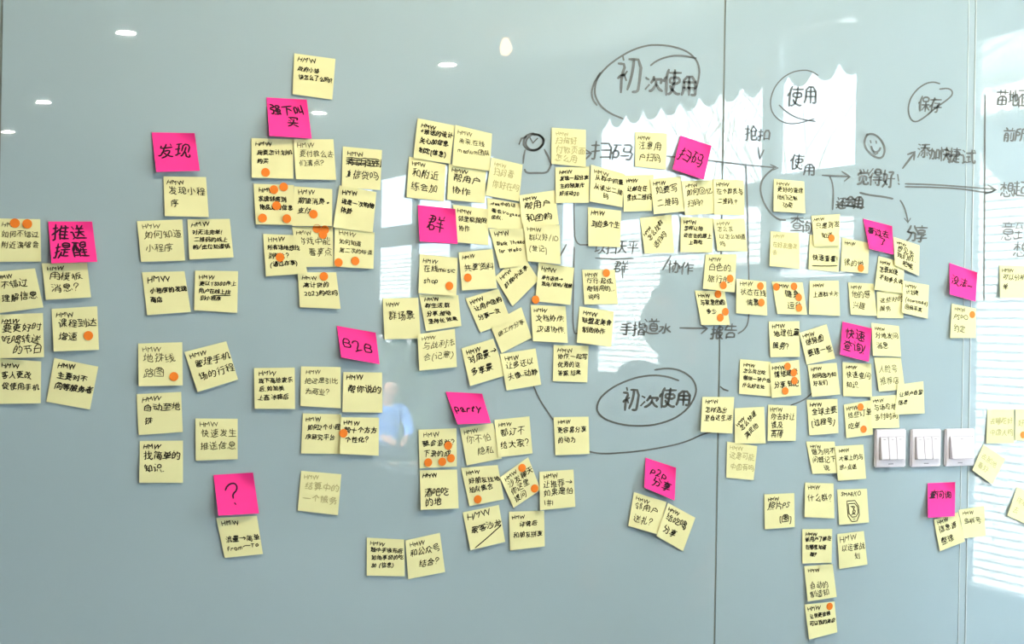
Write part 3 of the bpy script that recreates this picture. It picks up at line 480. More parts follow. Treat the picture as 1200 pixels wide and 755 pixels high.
'如':(60,9,37,((246,2746),(1146,1246),(1816,1818),(2314,1915,1719,726,1459),(3510,5710),(5706,5752,3553,3504),(504,1309,2019,2429,2746),)),'存':(63,9,37,((551,5851),(2251,2551),(5137,2938),(324,728,1330),(2421,6121),(1304,1332,2251,2551,2658),(3203,4103,4228,5033,5137),)),'完':(62,9,37,((3252,3060),(542,552,5552,5643),(1540,4640),(5728,328),(5910,5603,4103,3806,3828),(403,1306,1912,2228),)),'定':(63,9,37,((3252,3160),(642,652,5652,5742),(1539,4839),(3224,5124),(1417,2408,3404,5904,6106),(3206,3239),(605,1116,1417,1528),)),'客':(63,9,37,((3254,3259),(546,553,3254,5753,5747),(2140,2142,2443,2447,2849),(2930,2140),(3530,3532,4338,4442,2443,834),(6123,5821,4723,3528,3530,2930,1722),(4719,1719,1722,420),(1604,1722),(1604,4704,4723),)),'家':(62,9,37,((3054,2959),(445,454,5554,5645),(1342,4742),(2636,2842),(530,2636),(3325,4127,4230,5034),(519,1823,3030),(5807,5507,4616,4127),(406,3320),(2302,2902,3204,3411,3325,2636),)),'容':(63,9,37,((3254,3159),(646,654,5654,5746),(835,2145),(5535,4244),(519,1222,4721,4723,5820),(1504,1522,1722,1826,3036,3237,4725,4804,1504),)),'对':(63,9,37,((3244,5944),(1927,736),(3921,3531,3232),(2713,2518,1922),(1110,1620,1922,2650,451),(4103,5003,5207,5260),)),'小':(63,9,38,((519,1341,1643),(5918,4941),(2003,3103,3206,3257),)),'少':(63,9,37,((5932,4949),(532,1549),(3125,3159),(503,2908,4115,5025),)),'居':(63,9,36,((1033,6033),(3721,3745),(2105,5505,5519,3821,2120,2105),(404,1025,1158,5558,5646,1045),)),'工':(63,12,36,((5648,648),(302,6002),(3102,3147),)),
'布':(62,9,37,((550,5950),(2249,2550),(1609,1532,2249,2550,2760),(4609,5510,5532,1532,424),(3502,3540),)),'帮':(61,9,37,((455,3155),(546,3046),(236,3236),(1536,1837),(3929,3958,5557,5146,5642,5734,5432,4732),(626,1129,1432,1536,1837,1860),(907,921,626),(4207,5106,5308,5221,921),(3102,3126),)),'平':(63,9,36,((657,5657),(1737,1249),(4535,5047),(228,6028),(3202,3257),)),'序':(62,9,37,((3553,3360),(4842,2043),(4842,4738,3932,3603,2403),(3932,2735),(3726,3927),(5217,5626,1626),(405,821,952,6052),)),'应':(62,9,37,((3551,3359),(3723,3339),(2420,1837,2039),(1406,5806),(4106,5440),(405,822,951,5851),)),'店':(63,9,37,((3552,3361),(3536,5836),(3523,3544),(2106,5406,5422,2123,2106),(405,924,1052,5952),)),'府':(62,9,37,((3453,3359),(3135,5835),(1527,1730,2131),(3917,3427),(405,824,852,5952),(2203,2132,2646),(4203,5003,5106,5144),)),'康':(63,9,37,((3360,3555,3505,3302,2602),(5935,1535),(1727,5328,5342,5144,1744),(4615,5420),(2613,2517,1821),(1407,2914,3514),(6107,5706,4711,4615,3519),(405,823,853,5953),)),'建':(63,9,37,((3959,3911),(5945,2345),(2735,5536,5454,2754),(2627,5627),(1217,918,626),(2317,5917),(605,1213,1736,936,940,1655,456),(5804,3104,2306,1213),)),'引':(53,9,36,((1006,1203,2504,2917,2926,427,642,2942,2957,458),(5003,5060),)),'强':(63,8,37,((4244,4206),(4244,5445,5457,3058,3045,4244),(4234,5633,5620,2921,2934,4234),(1927,327,333,542,2042,2057,358),(2605,5607),(803,1403,1707,1927),(6003,5607,5414),)),
'录':(63,9,35,((4946,1047),(3136,3105,2902,1903),(4936,4959,759),(5936,236),(1724,929),(4120,5127),(509,3018),(5907,5706,4513,4117,4120,3820,3226),)),'很':(63,9,37,((447,1659),(2844,5444),(732,1232),(2832,5432,5455,2856,2805,3806),(4617,5724),(5904,5406,4614,4617,4318,3927,3932),(1302,1234,1743),)),'得':(63,9,37,((2948,5648),(5648,5558,2958,3039,5539,5648),(447,1760),(2531,5931),(329,1233,1844),(2321,6021),(3509,3214),(1303,1233),(4103,4802,5005,5031),)),'心':(63,10,37,((3844,2456),(4617,4709,4403,2203,2006,2039),(5916,5432,5236,5036),(413,834),)),'忆':(63,9,37,((5453,2854),(2241,2048),(333,547),(6019,5909,5605,2905,2608,2717,5349,5453),(1302,1360),)),'快':(63,9,38,((2139,1848,1249),(333,546),(2329,3729,4027,4229,5929),(5429,5348,2748),(5705,4812,4225,3927),(2204,3110,3928,4026,3958),(1203,1258),)),'态':(63,10,37,((5950,350),(3329,2234),(5827,4632,3642,3449),(426,726,2234,2843,2949,3149,3259),(3614,3417),(4708,4705,4402,2102,1805,1817),(5805,5219),(404,918),)),'怎':(62,9,36,((5752,1653),(842,1352,1653,1759),(2742,5342),(2732,5532),(3615,2821,2752),(4708,4402,2102,1804,1716),(5706,5218),(405,716),)),'怕':(61,9,37,((4148,4359),(2240,1948),(333,547),(3028,5828),(3006,5806),(1302,1360),(3002,3048,5847,5806),)),'性':(63,9,37,((4359,4305),(3046,5846),(2639,2142,1850,1350),(2639,3148,3256),(333,547),(2927,5627),(2405,6005),(1302,1359),)),'息':(62,10,36,((3054,3160),(3054,5052,4925,1326,1353,3054),(1343,5043),(1334,5034),(3514,3020,3025),(4708,4402,2102,1804,1815),(5807,5416),(405,815),)),
'情':(63,9,37,((4059,4038),(2454,5854),(2546,5746),(1844,1750),(2237,6137),(332,445),(2621,5521),(2612,5512),(4503,5202,5505,5529,2630,2602),(1102,1159),)),'想':(63,10,37,((1758,1724),(449,2749),(1648,1749),(3545,5745),(2734,2239,1641),(3534,5734),(5734,5624,3624,3555,5655,5734),(430,1240,1641),(3514,3020),(4610,4606,4302,2302,2004,2014),(5907,5417),(505,712,1117),)),'意':(60,9,37,((3155,3061),(5355,655),(1944,1754),(4144,4354),(5644,344),(1129,4929),(4929,4836,1136,1220,4820,4929),(3412,2916,2820),(4208,4002,2102,1904,1912),(5606,5311),(404,913),)),'感':(63,9,37,((3953,4053),(5453,5457,4861),(6053,853,837,422),(1644,3244),(4533,5035,5545),(5931,6025,5722,5223,4529,4533,4236,4044,3959),(4529,3824,3226,1726,1636,3236,3226),(3412,3118),(4708,4402,2102,1804,1815),(5707,5315),(404,813),)),'戏':(63,9,37,((5158,4959),(3040,5943),(1730,1332,642),(1723,1730,2135,2451,452),(4419,4821,5534),(2415,2220,1723),(5915,6010,5503,5005,4413,3841,3858),(409,1422,1723),(3206,4413),)),'成':(63,9,37,((5549,5555,4760),(5949,949,923,405),(4321,4926,5438),(6016,5704,5104,4511,3930,3760),(1613,2514,2734,935),(2805,3004,4315),)),'我':(63,9,37,((1855,1805,1703,704),(554,2858),(5551,4958),(3840,3940),(5840,440),(1823,1825),(421,3026),(4320,4721,5432),(5915,6009,5703,5203,4315,3840,3760),(2807,3006,3914,4315),)),'战':(61,9,37,((5353,5355),(1347,2847),(3239,5742),(1331,1360),(4520,5022,5635),(5814,5911,5604,5104,4513,4521,4229,4060),(208,2608),(3205,4513),(204,230,1331,2629,2604),)),
'户':(55,9,37,((3350,3259),(1232,5232),(505,1122,1250,5150,5228),)),'所':(63,9,37,((2757,753,719,305),(3637,6037),(728,2628,2543,743),(3004,3311,3623,3652,3854,5858),(5203,5237),)),'手':(62,9,37,((855,3155,3257,5060),(3155,3105,3003,1504),(741,5541),(225,5925),)),'扣':(59,9,37,((1360,1304,1102,603),(348,2148),(1326,1328),(324,1326,1328,1629,2229),(3111,5611),(5606,5654,3155,3105),)),'扫':(60,9,37,((1460,1406,1102,603),(347,2247),(3132,5732),(1427,1429),(426,2430),(2908,5708),(5702,5753,2954),)),'找':(63,9,37,((5350,5153),(345,2045),(2740,5843),(1226,1328),(425,2230),(4220,4823,5432),(6013,5906,5503,4905,4215,4221,4022,3831,3559),(2606,3006,4215),(503,1002,1305,1358),)),'把':(63,9,37,((446,1846),(2830,5630),(4230,4256),(5630,5556,2856,2807,3104,5604,5907,6012),(1126,1229),(325,1126,1229,2029),(503,1002,1206,1258),)),'抓':(63,9,37,((346,1946),(1126,1229),(425,1126,1229,2030),(5905,5326,5256),(2104,2624,2753,5256,5558,5857),(403,902,1208,1259),(3903,3954),)),'抢':(63,9,38,((1358,1306,1002,503),(345,1945),(2939,4155),(5539,4155),(3235,5135),(1326,1328),(324,2129),(4019,4718,4920,5135,5539),(5713,5606,5303,3304,3206,3235,2939),)),'报':(63,9,37,((1359,1305,1203,204),(446,2046),(4342,5444,5557,2957,2904,3603,4712,4715,5424,5733,2934),(1327,1329),(325,1327,1329,2230),(4712,4715),(5904,4712,4715,4318,3728,3634),)),'择':(63,9,38,((1258,1206,1103,503),(2756,5256,5353,4441,4041,2934,2534),(346,1946),(4041,3250,3256),(5933,4837,4441),(4130,4102),(1227,1229),(325,2030),(2825,5425),(2514,5814),)),
'拼':(63,9,37,((1260,1206,1003,503),(5459,5047,5003),(347,1847),(5846,2846),(5928,2628),(1227,1230),(426,1227,1230,1930),(2504,3211,3524,3652,3260),)),'持':(63,9,37,((1259,1205,1002,602),(2951,5651),(346,1846),(4338,4358),(2537,6137),(1226,1229),(2626,5926),(325,1226,1229,1929),(3611,3219),(4203,5103,5237),)),'指':(63,9,37,((1359,1305,1102,503),(3150,5555),(346,2046),(6046,5940,5637,3337,3140,3159),(1327,1329),(325,1327,1329,2230),(3116,5716),(3105,5705),(5705,5628,3128,3105),)),'捷':(63,9,38,((1258,1206,902,303,205),(4158,4105),(2553,5953),(346,1846),(6135,2435),(1227,1230),(2827,5627,5545,2845),(326,1227,1230,1931),(4116,5616),(2003,2306,3023),(5803,4203,4105,3406,2714),)),'接':(63,9,37,((4253,4059),(2752,5852),(346,1746),(3442,3247),(4737,4944,5348),(6036,2436),(1127,1229),(3626,3736),(325,926,1229,1829),(6125,2425),(3116,3225),(3116,4110,4610,5703),(4610,5225),(503,1104,1160),(2403,3706,4110),)),'推':(63,9,37,((1259,1205,1103,404),(4559,4755,4607),(3258,3250,2945,3002),(3148,5848),(4648,4748),(347,1947),(3034,5734),(1227,1229),(325,2030,2237,2942),(3021,5821),(3007,6007),)),'描':(63,9,37,((1259,1207,1003,403),(6050,2550),(346,1846),(3441,3459),(5141,5159),(1227,1229),(325,1227,1229,1829,2132),(2820,5820),(2806,5806),(4206,4233),(2802,2833,5733,5806),)),'提':(63,9,38,((2848,5548),(5548,5457,2857,2839,5439,5548),(345,1945),(2531,5731),(1126,1228),(425,1929),(4118,5518),(4106,4131),(403,1104,1159),(2103,2815,2922),(5903,4303,4106,3407,2815),)),
'支':(63,9,37,((549,5649),(834,4834,4931,4524,3413,3013,2408,503),(3234,3259),(3013,1924,1530,1534),(6105,5803,4805,3709,3413),)),'改':(62,9,37,((3859,3339,3138,2933,2633,2336,536,510,1110,2415),(5748,3648),(2336,2355,456),(4421,4825,5347),(4416,4421,4024,3539,3339),(6205,5505,4416),(2904,3306,4416),)),'放':(63,9,38,((4058,3946,3745,3638,3232,1234),(1754,1658),(448,2848),(3946,5946),(4621,4322,3838,3638),(4615,4621,5026,5546),(304,1017,1248),(3204,4615),(5904,4615),(1603,2203,2406,2632),)),'政':(63,9,37,((455,2955),(3947,5947),(1835,3235,3637),(4521,4821,5128,5547),(3115,1814,1712,309),(1814,1855),(711,639),(5904,4515,4521,3637,4059),(3203,4515),)),'效':(63,9,37,((450,2950),(1850,1855,1560),(6047,4148),(2935,2444),(533,1043),(3332,3838,4260),(1824,1624,1130),(4621,5024,5647),(2611,2119,1820),(405,1820,1824,2332),(5904,4615,4621,4421,3935,3736),(3203,4615),)),'整':(63,10,37,((1758,1738,1537,1736,1728),(454,3054),(4151,5951),(3947,3443,2943,2838,1738,428),(3947,4157),(4736,4835),(2235,2238),(2932,2335,1734,1538,539,547,2847,2943),(3229,3628,4332,5139,5551),(5928,5032,3947),(822,5522),(3212,5112),(1402,1413),(3202,3222),(5902,302),)),'文':(63,9,37,((447,5947),(3247,3255,3159,2860),(3220,3219),(504,1105,2714,4232,4847),(5804,5205,3614,1934,1542,1547),)),'料':(63,9,37,((1459,1402),(4348,3654),(745,554),(2143,2555),(436,2636),(3932,3237),(1430,1431),(5221,5222),(2418,2028,1431),(3017,6022),(312,1029,1430),(5202,5258),)),
'新':(63,9,37,((1754,1560),(453,3053),(2338,2548),(1037,948),(3137,337),(3737,5937),(326,3026),(512,718),(2811,2913,2717),(1104,1503,1706,1737),(3204,3724,3754,5758),(5302,5337),)),'方':(60,9,37,((3248,3256,3160),(5748,448),(3106,3104,3303,4403,4605,5020,5032,2232),(404,1209,1921,2232,2348),)),'旅':(63,9,37,((1654,1459),(5950,3651),(448,2548),(3041,3349,3651,3760),(4926,5629),(4509,3906,3406,3436,5843),(5905,5018,4539),(304,1021,1148),(1403,2003,2206,2433,1134),)),'无':(63,9,37,((856,5556),(5935,335),(2834,3035),(6013,5704,3704,3410,3434),(504,1610,2522,2834,3035,3156),)),'日':(49,9,34,((234,4534),(207,4507),(203,260,4560,4507),)),'时':(61,9,36,((2946,5846),(235,2035),(3823,3136),(210,254,2054,2015,215),(3703,4803,5006,5060),)),'明':(60,9,35,((3243,5843),(240,2140),(3226,5826),(216,258,2158,2122,222),(2406,3226,3260,5760,5807,5503,4703),)),'易':(62,9,35,((1349,5449),(2137,1537,1339,1461,5460,5337,2137),(1827,2137),(419,1527,5727,5817,5404,5202,4303),(1106,2417,2826),(3204,4016,4326),)),'是':(63,9,37,((1148,5148),(5148,5157,1157,1238,5038,5148),(431,5831),(3218,5518),(3205,3231),(5804,2805,1415),(403,1415,1523),)),'景':(63,9,36,((1152,1260,5260,5144,1244,1152),(1152,5252),(3236,3244),(335,6135),(3217,5017,5127,1328,1417,3217),(405,805,2112),(5904,4311),(2303,3102,3217),)),'更':(63,9,37,((457,5757),(1035,5435),(1425,5425,5346,1046,1025,1425,1418,2011,2511,2708,3405,5803),(3125,3225),(2511,3225,3257),(503,1807,2011),)),
'有':(62,9,37,((451,5951),(2251,2552),(1839,5137,5003,3904),(1728,5128),(426,1233,1735),(1716,5116),(1703,1738,2251,2552,2659),)),'朋':(63,9,35,((944,2844),(4044,6044),(928,2828),(4028,6028),(3405,4026,4060,5960,6006,5904,5104),(404,923,1060,2859,2807,2604,1905),)),'服':(63,9,37,((841,2241),(726,2226),(4911,4914),(3904,4911,5626,5733,3233),(3203,3257,5657,5644,4842,4445),(5903,4911,4914,4125,3933),(1602,2204,2157,756,722,303),)),'望':(63,10,36,((1753,1560),(2953,253),(3749,5849),(5839,3740),(1034,1053),(1034,2737),(3131,3433,3740,3758,5758,5832,5630,4930),(823,5623),(1113,5213),(302,6002),(3202,3223),)),'期':(61,9,36,((3152,352),(4042,5942),(941,2741),(931,2731),(3926,5926),(920,960),(2720,2760),(3120,220),(2806,2413),(504,1113),(4904,5703,5907,5858,3957,3922,3404),)),'未':(63,9,37,((3259,3202),(948,5348),(432,2732,2930,3430,3632,5832),(508,1514,2930),(5808,4814,3430),)),'机':(63,9,38,((1557,1503),(444,2444),(1443,1544),(2525,2032,1433),(317,1032,1433),(2504,3114,3222,3355,5154,5104,6004,6015),)),'来':(63,9,37,((3258,3202),(751,5551),(1737,1444),(4535,4944),(5830,3630,3528,2928,2730,430),(507,1513,2928),(5807,4912,3528),)),'板':(63,9,37,((446,2246),(1346,1446),(3039,5639),(2128,1935,1337),(317,933,1335),(4514,4517),(2204,2715,2926,3053,5657),(5804,4514,4517,3828,3639),(1403,1459),(3203,4514,4517,4920,5226,5639),)),'析':(63,9,37,((1559,1503),(445,2445),(1444,1545),(3336,6136),(2426,2132,1435),(316,1033,1435),(2804,3221,3353,5458),(5002,5036),)),
'果':(63,9,37,((1145,1134,5234,5157,1157,1145),(1145,5245),(424,5924),(506,1611,2720,2823),(5906,4215,3523),(3202,3257),)),'查':(63,10,37,((449,5849),(3248,3249),(3235,3257),(432,1939,2444,2548),(5932,4439,3943,3748),(1520,4720),(4720,4729,1529,1610,4610,4720),(502,5702),)),'样':(63,9,37,((1359,1302),(447,1947),(3447,3455,3260),(4347,4302),(5147,5152,5560,5861),(5847,2847),(3033,5533),(2129,1835,1237),(2519,5919),(317,832,1232),)),'案':(63,9,38,((3255,3159),(549,554,3255,5654,5749),(1943,1734,2633,2832,3832,5527),(2643,2749),(5743,543),(3832,3834,4338,4443),(626,2529,2832),(5819,419),(404,2010,2718),(5804,4111,3618),(3202,3223),)),'档':(62,9,37,((446,2246),(1345,1446),(3244,2956),(5343,5755),(4335,4359),(2229,1835,1336),(2922,5822),(316,932,1333),(2607,5807),(5803,5834,2835),(1402,1460),)),'模':(63,9,37,((5854,2554),(3449,3459),(4949,4959),(446,1946),(2835,5535),(5535,5443,2843,2927,5427,5535),(2029,1833,1237),(317,730,1131),(3817,4017),(5917,2417),(1203,1259),(2103,2603,3206,3712,3817,4017,4127),(5903,5007,4512,4417),)),'次':(63,9,37,((1350,555),(2236,2949,3059),(5335,5747,5549,2949),(512,1528),(5805,4812,4126,3828),(1804,2507,3419,3828,3839),)),'款':(63,9,38,((453,2953),(543,2843),(1743,1758),(5534,5844,5747,3847),(633,3334,3847,3958),(325,3025),(2912,2717),(308,717),(5507,4723,4523),(3404,3910,4322,4523,4536),(1103,1502,1705,1725),)),'比':(59,9,36,((539,2239),(3334,4136,5446),(5620,5611,5304,3405,3360),(606,559),(606,2210),)),
'水':(63,9,37,((3933,3237),(3933,4133,5043),(411,611,1421,2137,2042,542),(5811,4522,4127,3933),(2203,3003,3105,3158),)),'汉':(63,9,37,((1653,758),(1235,439),(4121,3822,3232,2846,2855),(604,505,1523),(5804,4117),(2003,2907,4117,4121,4423,5033,5549,5455,2455),)),'沙':(63,9,37,((1655,759),(1236,440),(5935,5250),(2230,2847),(3925,3959),(605,1623),(2203,3105,4111,5020,5429,5731),)),'没':(63,9,37,((1553,758),(1136,439),(2136,2538,2944,3157,4757,4841,5039,6039),(2730,5330,5328,4112,3712,3408,2003),(3712,2726,2730),(605,1523),(5904,5603,5005,4408,4112),)),'法':(62,9,37,((1754,759),(2649,5549),(1236,440),(2332,5832),(3831,4032),(5309,2806,2912,4032,4060),(706,1623),(5804,5608,5309,5018),)),'注':(63,9,37,((1653,758),(4252,3958),(2346,5946),(1334,439),(2527,5527),(604,1622),(2104,6004),(4004,4046),)),'活':(63,9,37,((2755,4156,5460,5759),(1654,759),(2240,5940),(1335,440),(4125,4156),(605,1523),(2705,2725,5525,5605),(2705,5605),)),'流':(63,9,37,((1453,758),(2251,5851),(4051,3860),(3037,2940,3450),(3237,3039),(1235,439),(2435,2937,5337),(5833,5337,5242,4945),(6111,6004,5303,5105,5127),(605,1523),(3805,3828),(2004,2613,2727),)),'消':(61,9,37,((1554,759),(2950,2558),(5349,5758,6059),(4141,4160),(1235,440),(2629,5629),(2617,5617),(605,1423),(4703,5503,5606,5640,2641,2602),)),'添':(63,9,37,((5656,2256),(1355,758),(3242,3442),(5842,1942),(1136,440),(5927,4835,4641),(1826,2934,3242,3442,3655),(2011,2622),(4611,4421),(6011,5422),(504,1120),(2803,3302,3505,3529),)),
'清':(63,9,37,((3960,3939),(2255,5855),(1454,759),(2447,5647),(2038,6038),(1136,440),(2522,5422),(2512,5412),(605,1322),(4403,5202,5405,5430,2531,2502),)),'游':(63,9,37,((1354,659),(4451,5951),(1849,3549,4047),(2849,2856,2560),(4047,4451,4560),(1136,440),(4023,6023),(505,1021),(1504,2222,2449),(2603,3103,3205,3433,2434),(4203,5003,5131,5638,4339,4042,4047),)),'源':(63,9,37,((1454,758),(4345,4349),(4345,5743,5625,3226,3244,4345),(1135,340),(3234,5734),(2808,3217),(5908,5418),(504,1322,1224),(1504,1808,2222,2356,5956),(3603,4303,4425),)),'满':(63,9,37,((5955,1354,758),(3250,3260),(4850,4860),(5943,2043),(1135,439),(4532,4632),(3718,3621,3322),(5115,4920,4522),(2913,3322,3343),(4011,4522,4643),(506,1323),(5002,5702,5805,5732,2232,2202),)),'演':(62,9,37,((1356,858),(3954,3860),(5947,5854,2154,2146,2643,5343),(3943,3915),(1036,440),(3933,5632,5615,2415,2433,3933),(2424,5624),(606,1323),(1704,2103,3410),(5803,4710,4715),)),'点':(62,9,37,((3153,5653),(3139,3160),(3139,5139,5223,1123,1139,3139),(2504,2312),(4004,3812),(5804,5313,5014),(403,1315),)),'照':(63,9,37,((4744,5443,5645,5854,5758,2958),(2942,3748,4058),(641,2141),(624,658,2058,2124,624),(3221,5521,5634,3135,3221),(5805,5314),(504,1014,1315),(2504,2312),(4104,3813),)),'片':(59,9,37,((1242,5642),(3742,3760),(405,913,1224,1258),(4504,4427,1227),)),'物':(63,9,37,((1659,1602),(646,2246),(337,646,656),(2636,3247,3449,3560),(1626,1628),(524,2429),(2819,3326,3937,4149),(4306,4603,5303,5607,5924,6048,3449),(3204,3710,4626,5249),)),
'状':(63,9,38,((5648,5255),(1041,549),(5839,2539),(4038,3939),(318,1226,1627),(2404,3212,3622,3729,4030,3958),(5904,5012,4230,4030),(1702,1758),)),'率':(61,9,37,((454,5754),(2954,3254),(1341,745),(3241,2441,2954,3254,3160),(4741,5346),(2529,2633,3947),(428,1632),(2128,3930),(4227,3635),(5627,4633),(217,5817),(3102,3122),)),'现':(63,9,36,((356,2256),(436,1936),(3026,3058,5557,5526),(1315,1356),(6014,5905,4704,4506,4522,4124),(311,1012,1315,2316),(2404,2906,3412,4124,4246),)),'球':(63,9,38,((4158,4105,3802,3302),(5456,5058),(355,1855),(2647,5947),(435,1735),(3230,2937),(4728,4229),(4728,5231,5738),(1114,1155),(210,1815,2612,3623,4024),(5909,5018,4723,4728),)),'理':(63,10,37,((353,1953),(2841,2829,5729,5654,2854,2841),(2841,5741),(433,1833),(2716,5816),(1212,1253),(308,1110,1413,2013),(2202,6002),(4202,4254),)),'生':(63,10,36,((3259,3202),(1246,5646),(536,944,1246,1557),(1026,5326),(402,6002),)),'用':(63,9,34,((3460,3405),(1243,6043),(1126,6026),(4605,5203,5904,6006,5960,1260,1121,505),)),'留':(58,9,37,((3957,3642,3034,2635,2240,2047,1749),(2240,1337,537,555,2260),(4534,5134,5337,5556,3257),(916,4916),(904,927,4926,4904,904),(2904,2927),)),'登':(63,10,38,((4149,4753),(5344,4941,4441,4138,2338,2042,1542,847),(2042,2654,854),(4441,4149,3751,3556),(5832,5235,4938,4941),(432,1336,1642),(4217,1517,1529,4629,4717,4217),(2202,2117),(4002,4217),(5702,502),)),'白':(49,9,37,((2049,2360),(229,4629),(208,4608),(4603,4549,248,203),)),
'的':(59,10,36,((1149,1259),(3039,3247,3549,3659),(230,2230),(4321,3632),(3804,4002,4902,5206,5523,5648,3549),(203,249,2248,2209,208),)),'盟':(63,10,37,((3546,5646),(644,2444),(5636,3437),(632,656,2356,2433,632),(2927,3437,3557,5656,5629,5426,4727),(2502,2519),(3802,3819),(5302,5219,1119,1102),(6002,202),)),'看':(63,9,37,((957,5460),(949,5549),(2548,2849),(439,6039),(2139,2440),(1932,5231,5305),(1728,1805),(1822,5322),(419,1327,1728,2139,2542,2548,2849,2857),(1814,5314),(1805,5305),)),'知':(60,9,37,((951,2851),(441,648,951,1060),(332,3032),(1732,1832),(2911,2517,1723),(3710,5710),(908,1723,1851),(5706,5753,3754,3704),)),'码':(63,9,36,((2257,457),(5231,5456,3257),(326,329,731,936,1256),(2917,4917),(911,2111,2134,936),(805,731),(4503,5302,5605,6030,3231,3346),)),'研':(63,9,37,((456,2356),(5956,3256),(3632,3732),(6032,3032),(226,730),(811,2211,2234,835),(806,733,1256),(3004,3310,3622,3756),(5303,5356),)),'礼':(63,9,37,((1748,1854,1559),(324,1632),(2723,2131,1632),(6015,5704,4004,3806,3859),(1602,1531,2343,2448,548),)),'秀':(63,9,37,((856,2155,4759,5258),(545,5845),(3232,3256),(5830,4138,3844),(429,1030,2137,2544),(3804,4903,5105,5313,5219,3919,3926,1326,1030),(603,1306,1912,2321,2326),)),'私':(63,9,37,((554,1454,2658),(540,2740),(1739,1740),(2429,2232,1733),(315,1232,1733),(5712,3208,3214,3833,4356),(5906,5031),(1702,1755),)),'种':(63,9,37,((4659,4602),(1556,1502),(355,1155,2259,2558),(441,2341),(1440,1541),(2426,1933,1434),(3225,6025),(3221,3246,5946,6025),(317,1031,1432),)),
'程':(63,9,37,((554,2457),(440,2340),(1439,1540),(3239,5639,5755,3256,3239),(3030,5830),(2425,1931,1432),(3117,5717),(315,1030,1431),(2704,6004),(4404,4430),(1502,1555),)),'究':(62,9,37,((3053,2959),(446,453,5553,5646),(737,2345),(5437,3845),(5814,5910,5704,4504,4228,728),(403,1105,2113,2522,2532),)),'第':(61,9,37,((2954,1255),(5954,3855),(2048,1954),(547,1255,1360),(3247,3855,3860),(5047,4854),(841,5241,5331,1030,1120,5420,5515,5307,5105,4306),(304,703,1105,2313,2719,3120),(3103,3141),)),'等':(63,9,37,((3855,3859),(3251,3054,1155),(3251,3755,6054),(1848,1754),(447,1155,1260),(4847,4654),(1040,5340),(3230,3251),(5930,430),(5919,619),(2409,1714,1719),(3403,4302,4505,4529),)),'答':(63,9,37,((2953,1254),(5853,3854),(2046,1853),(445,953,1254,1259,1561),(4945,4653),(3241,3245,3451,3854,3859,4161),(2032,2129,4329,4532),(5928,5727,4731,3241),(427,626,2032,2033,3241),(1405,4805,4818,1419,1405),)),'简':(60,9,37,((1255,1260),(2854,1255),(5854,3855),(3248,3855,3860),(2147,1954),(4947,4754),(446,954,1255),(1537,1340),(2120,4120),(4120,4030,2130,2210,4010,4120),(4403,5202,5505,5538,2339),(702,732),)),'算':(62,9,37,((1156,1160),(3252,3055,1156),(3252,3756,5955),(4850,4755),(449,1156),(1845,1855),(1845,5045,5243,5225,4423,1224,1244,1845),(3245,3252),(1238,5238),(1231,5231),(414,5914),(1913,2214),(4304,4323),(703,1506,1913,2214,2223),)),
'管':(61,9,37,((2855,1056),(5955,3856),(448,1056),(2048,1855),(4948,4755),(3242,3146,3856,3860),(734,741,3242,5641,5734),(1424,4825,4732,1432,1404),(1404,5204,5115,1415),)),'箱':(62,9,37,((1154,2854),(1754,1945,1641,1532,1602),(5954,3754),(445,1154,1259),(3145,3754,3860),(4845,4553),(433,2633),(1532,1633),(3427,5727),(2718,2125,1526),(3416,5716),(412,1123,1524),(3405,5705),(5705,5638,3438,3405),)),'约':(61,9,37,((3548,5848),(3140,3246,3548,3760),(638,642,1559),(1537,638),(926,1123,2424),(4523,3533),(421,924,1537,1939,2245),(307,2410),(4302,5202,5609,5848),)),'线':(63,9,37,((5357,4959),(2944,5648),(1538,538,1459),(4132,4132),(2830,5734),(823,1538,1839,2145),(421,623,1623,2125),(4516,5118,5826),(6010,6005,5803,5203,4512,4033,3960),(307,2212),(2704,4512),)),'练':(63,9,37,((2552,5752),(3452,3652),(2641,4340,4307,4203,3502),(3141,3341),(1337,537,1258),(5628,2928,3141,3341,3348,3452,3652,3759),(823,827,1844),(421,623,1924),(408,1914),(2508,3119),(6007,5418),)),'组':(63,10,37,((3238,5438),(1636,536,1558),(822,927,1330,2243),(3221,5421),(320,2324),(306,2210),(5402,5356,3256,3202),(6002,2602),)),'结':(63,9,37,((2951,5951),(1435,1238,538,1458),(3135,5835),(4435,4460),(823,928,1433,1437,1838,2144),(422,2224),(407,2210),(3205,5705,5723,3224,3205),)),'给':(63,9,37,((3241,3338,5138,5441),(5441,4256),(1538,538,1460),(2738,3241,3244,3851,3955,4256),(823,1030,2044),(422,2125),(307,2211),(3106,5306),(3102,3126,5226,5306),)),
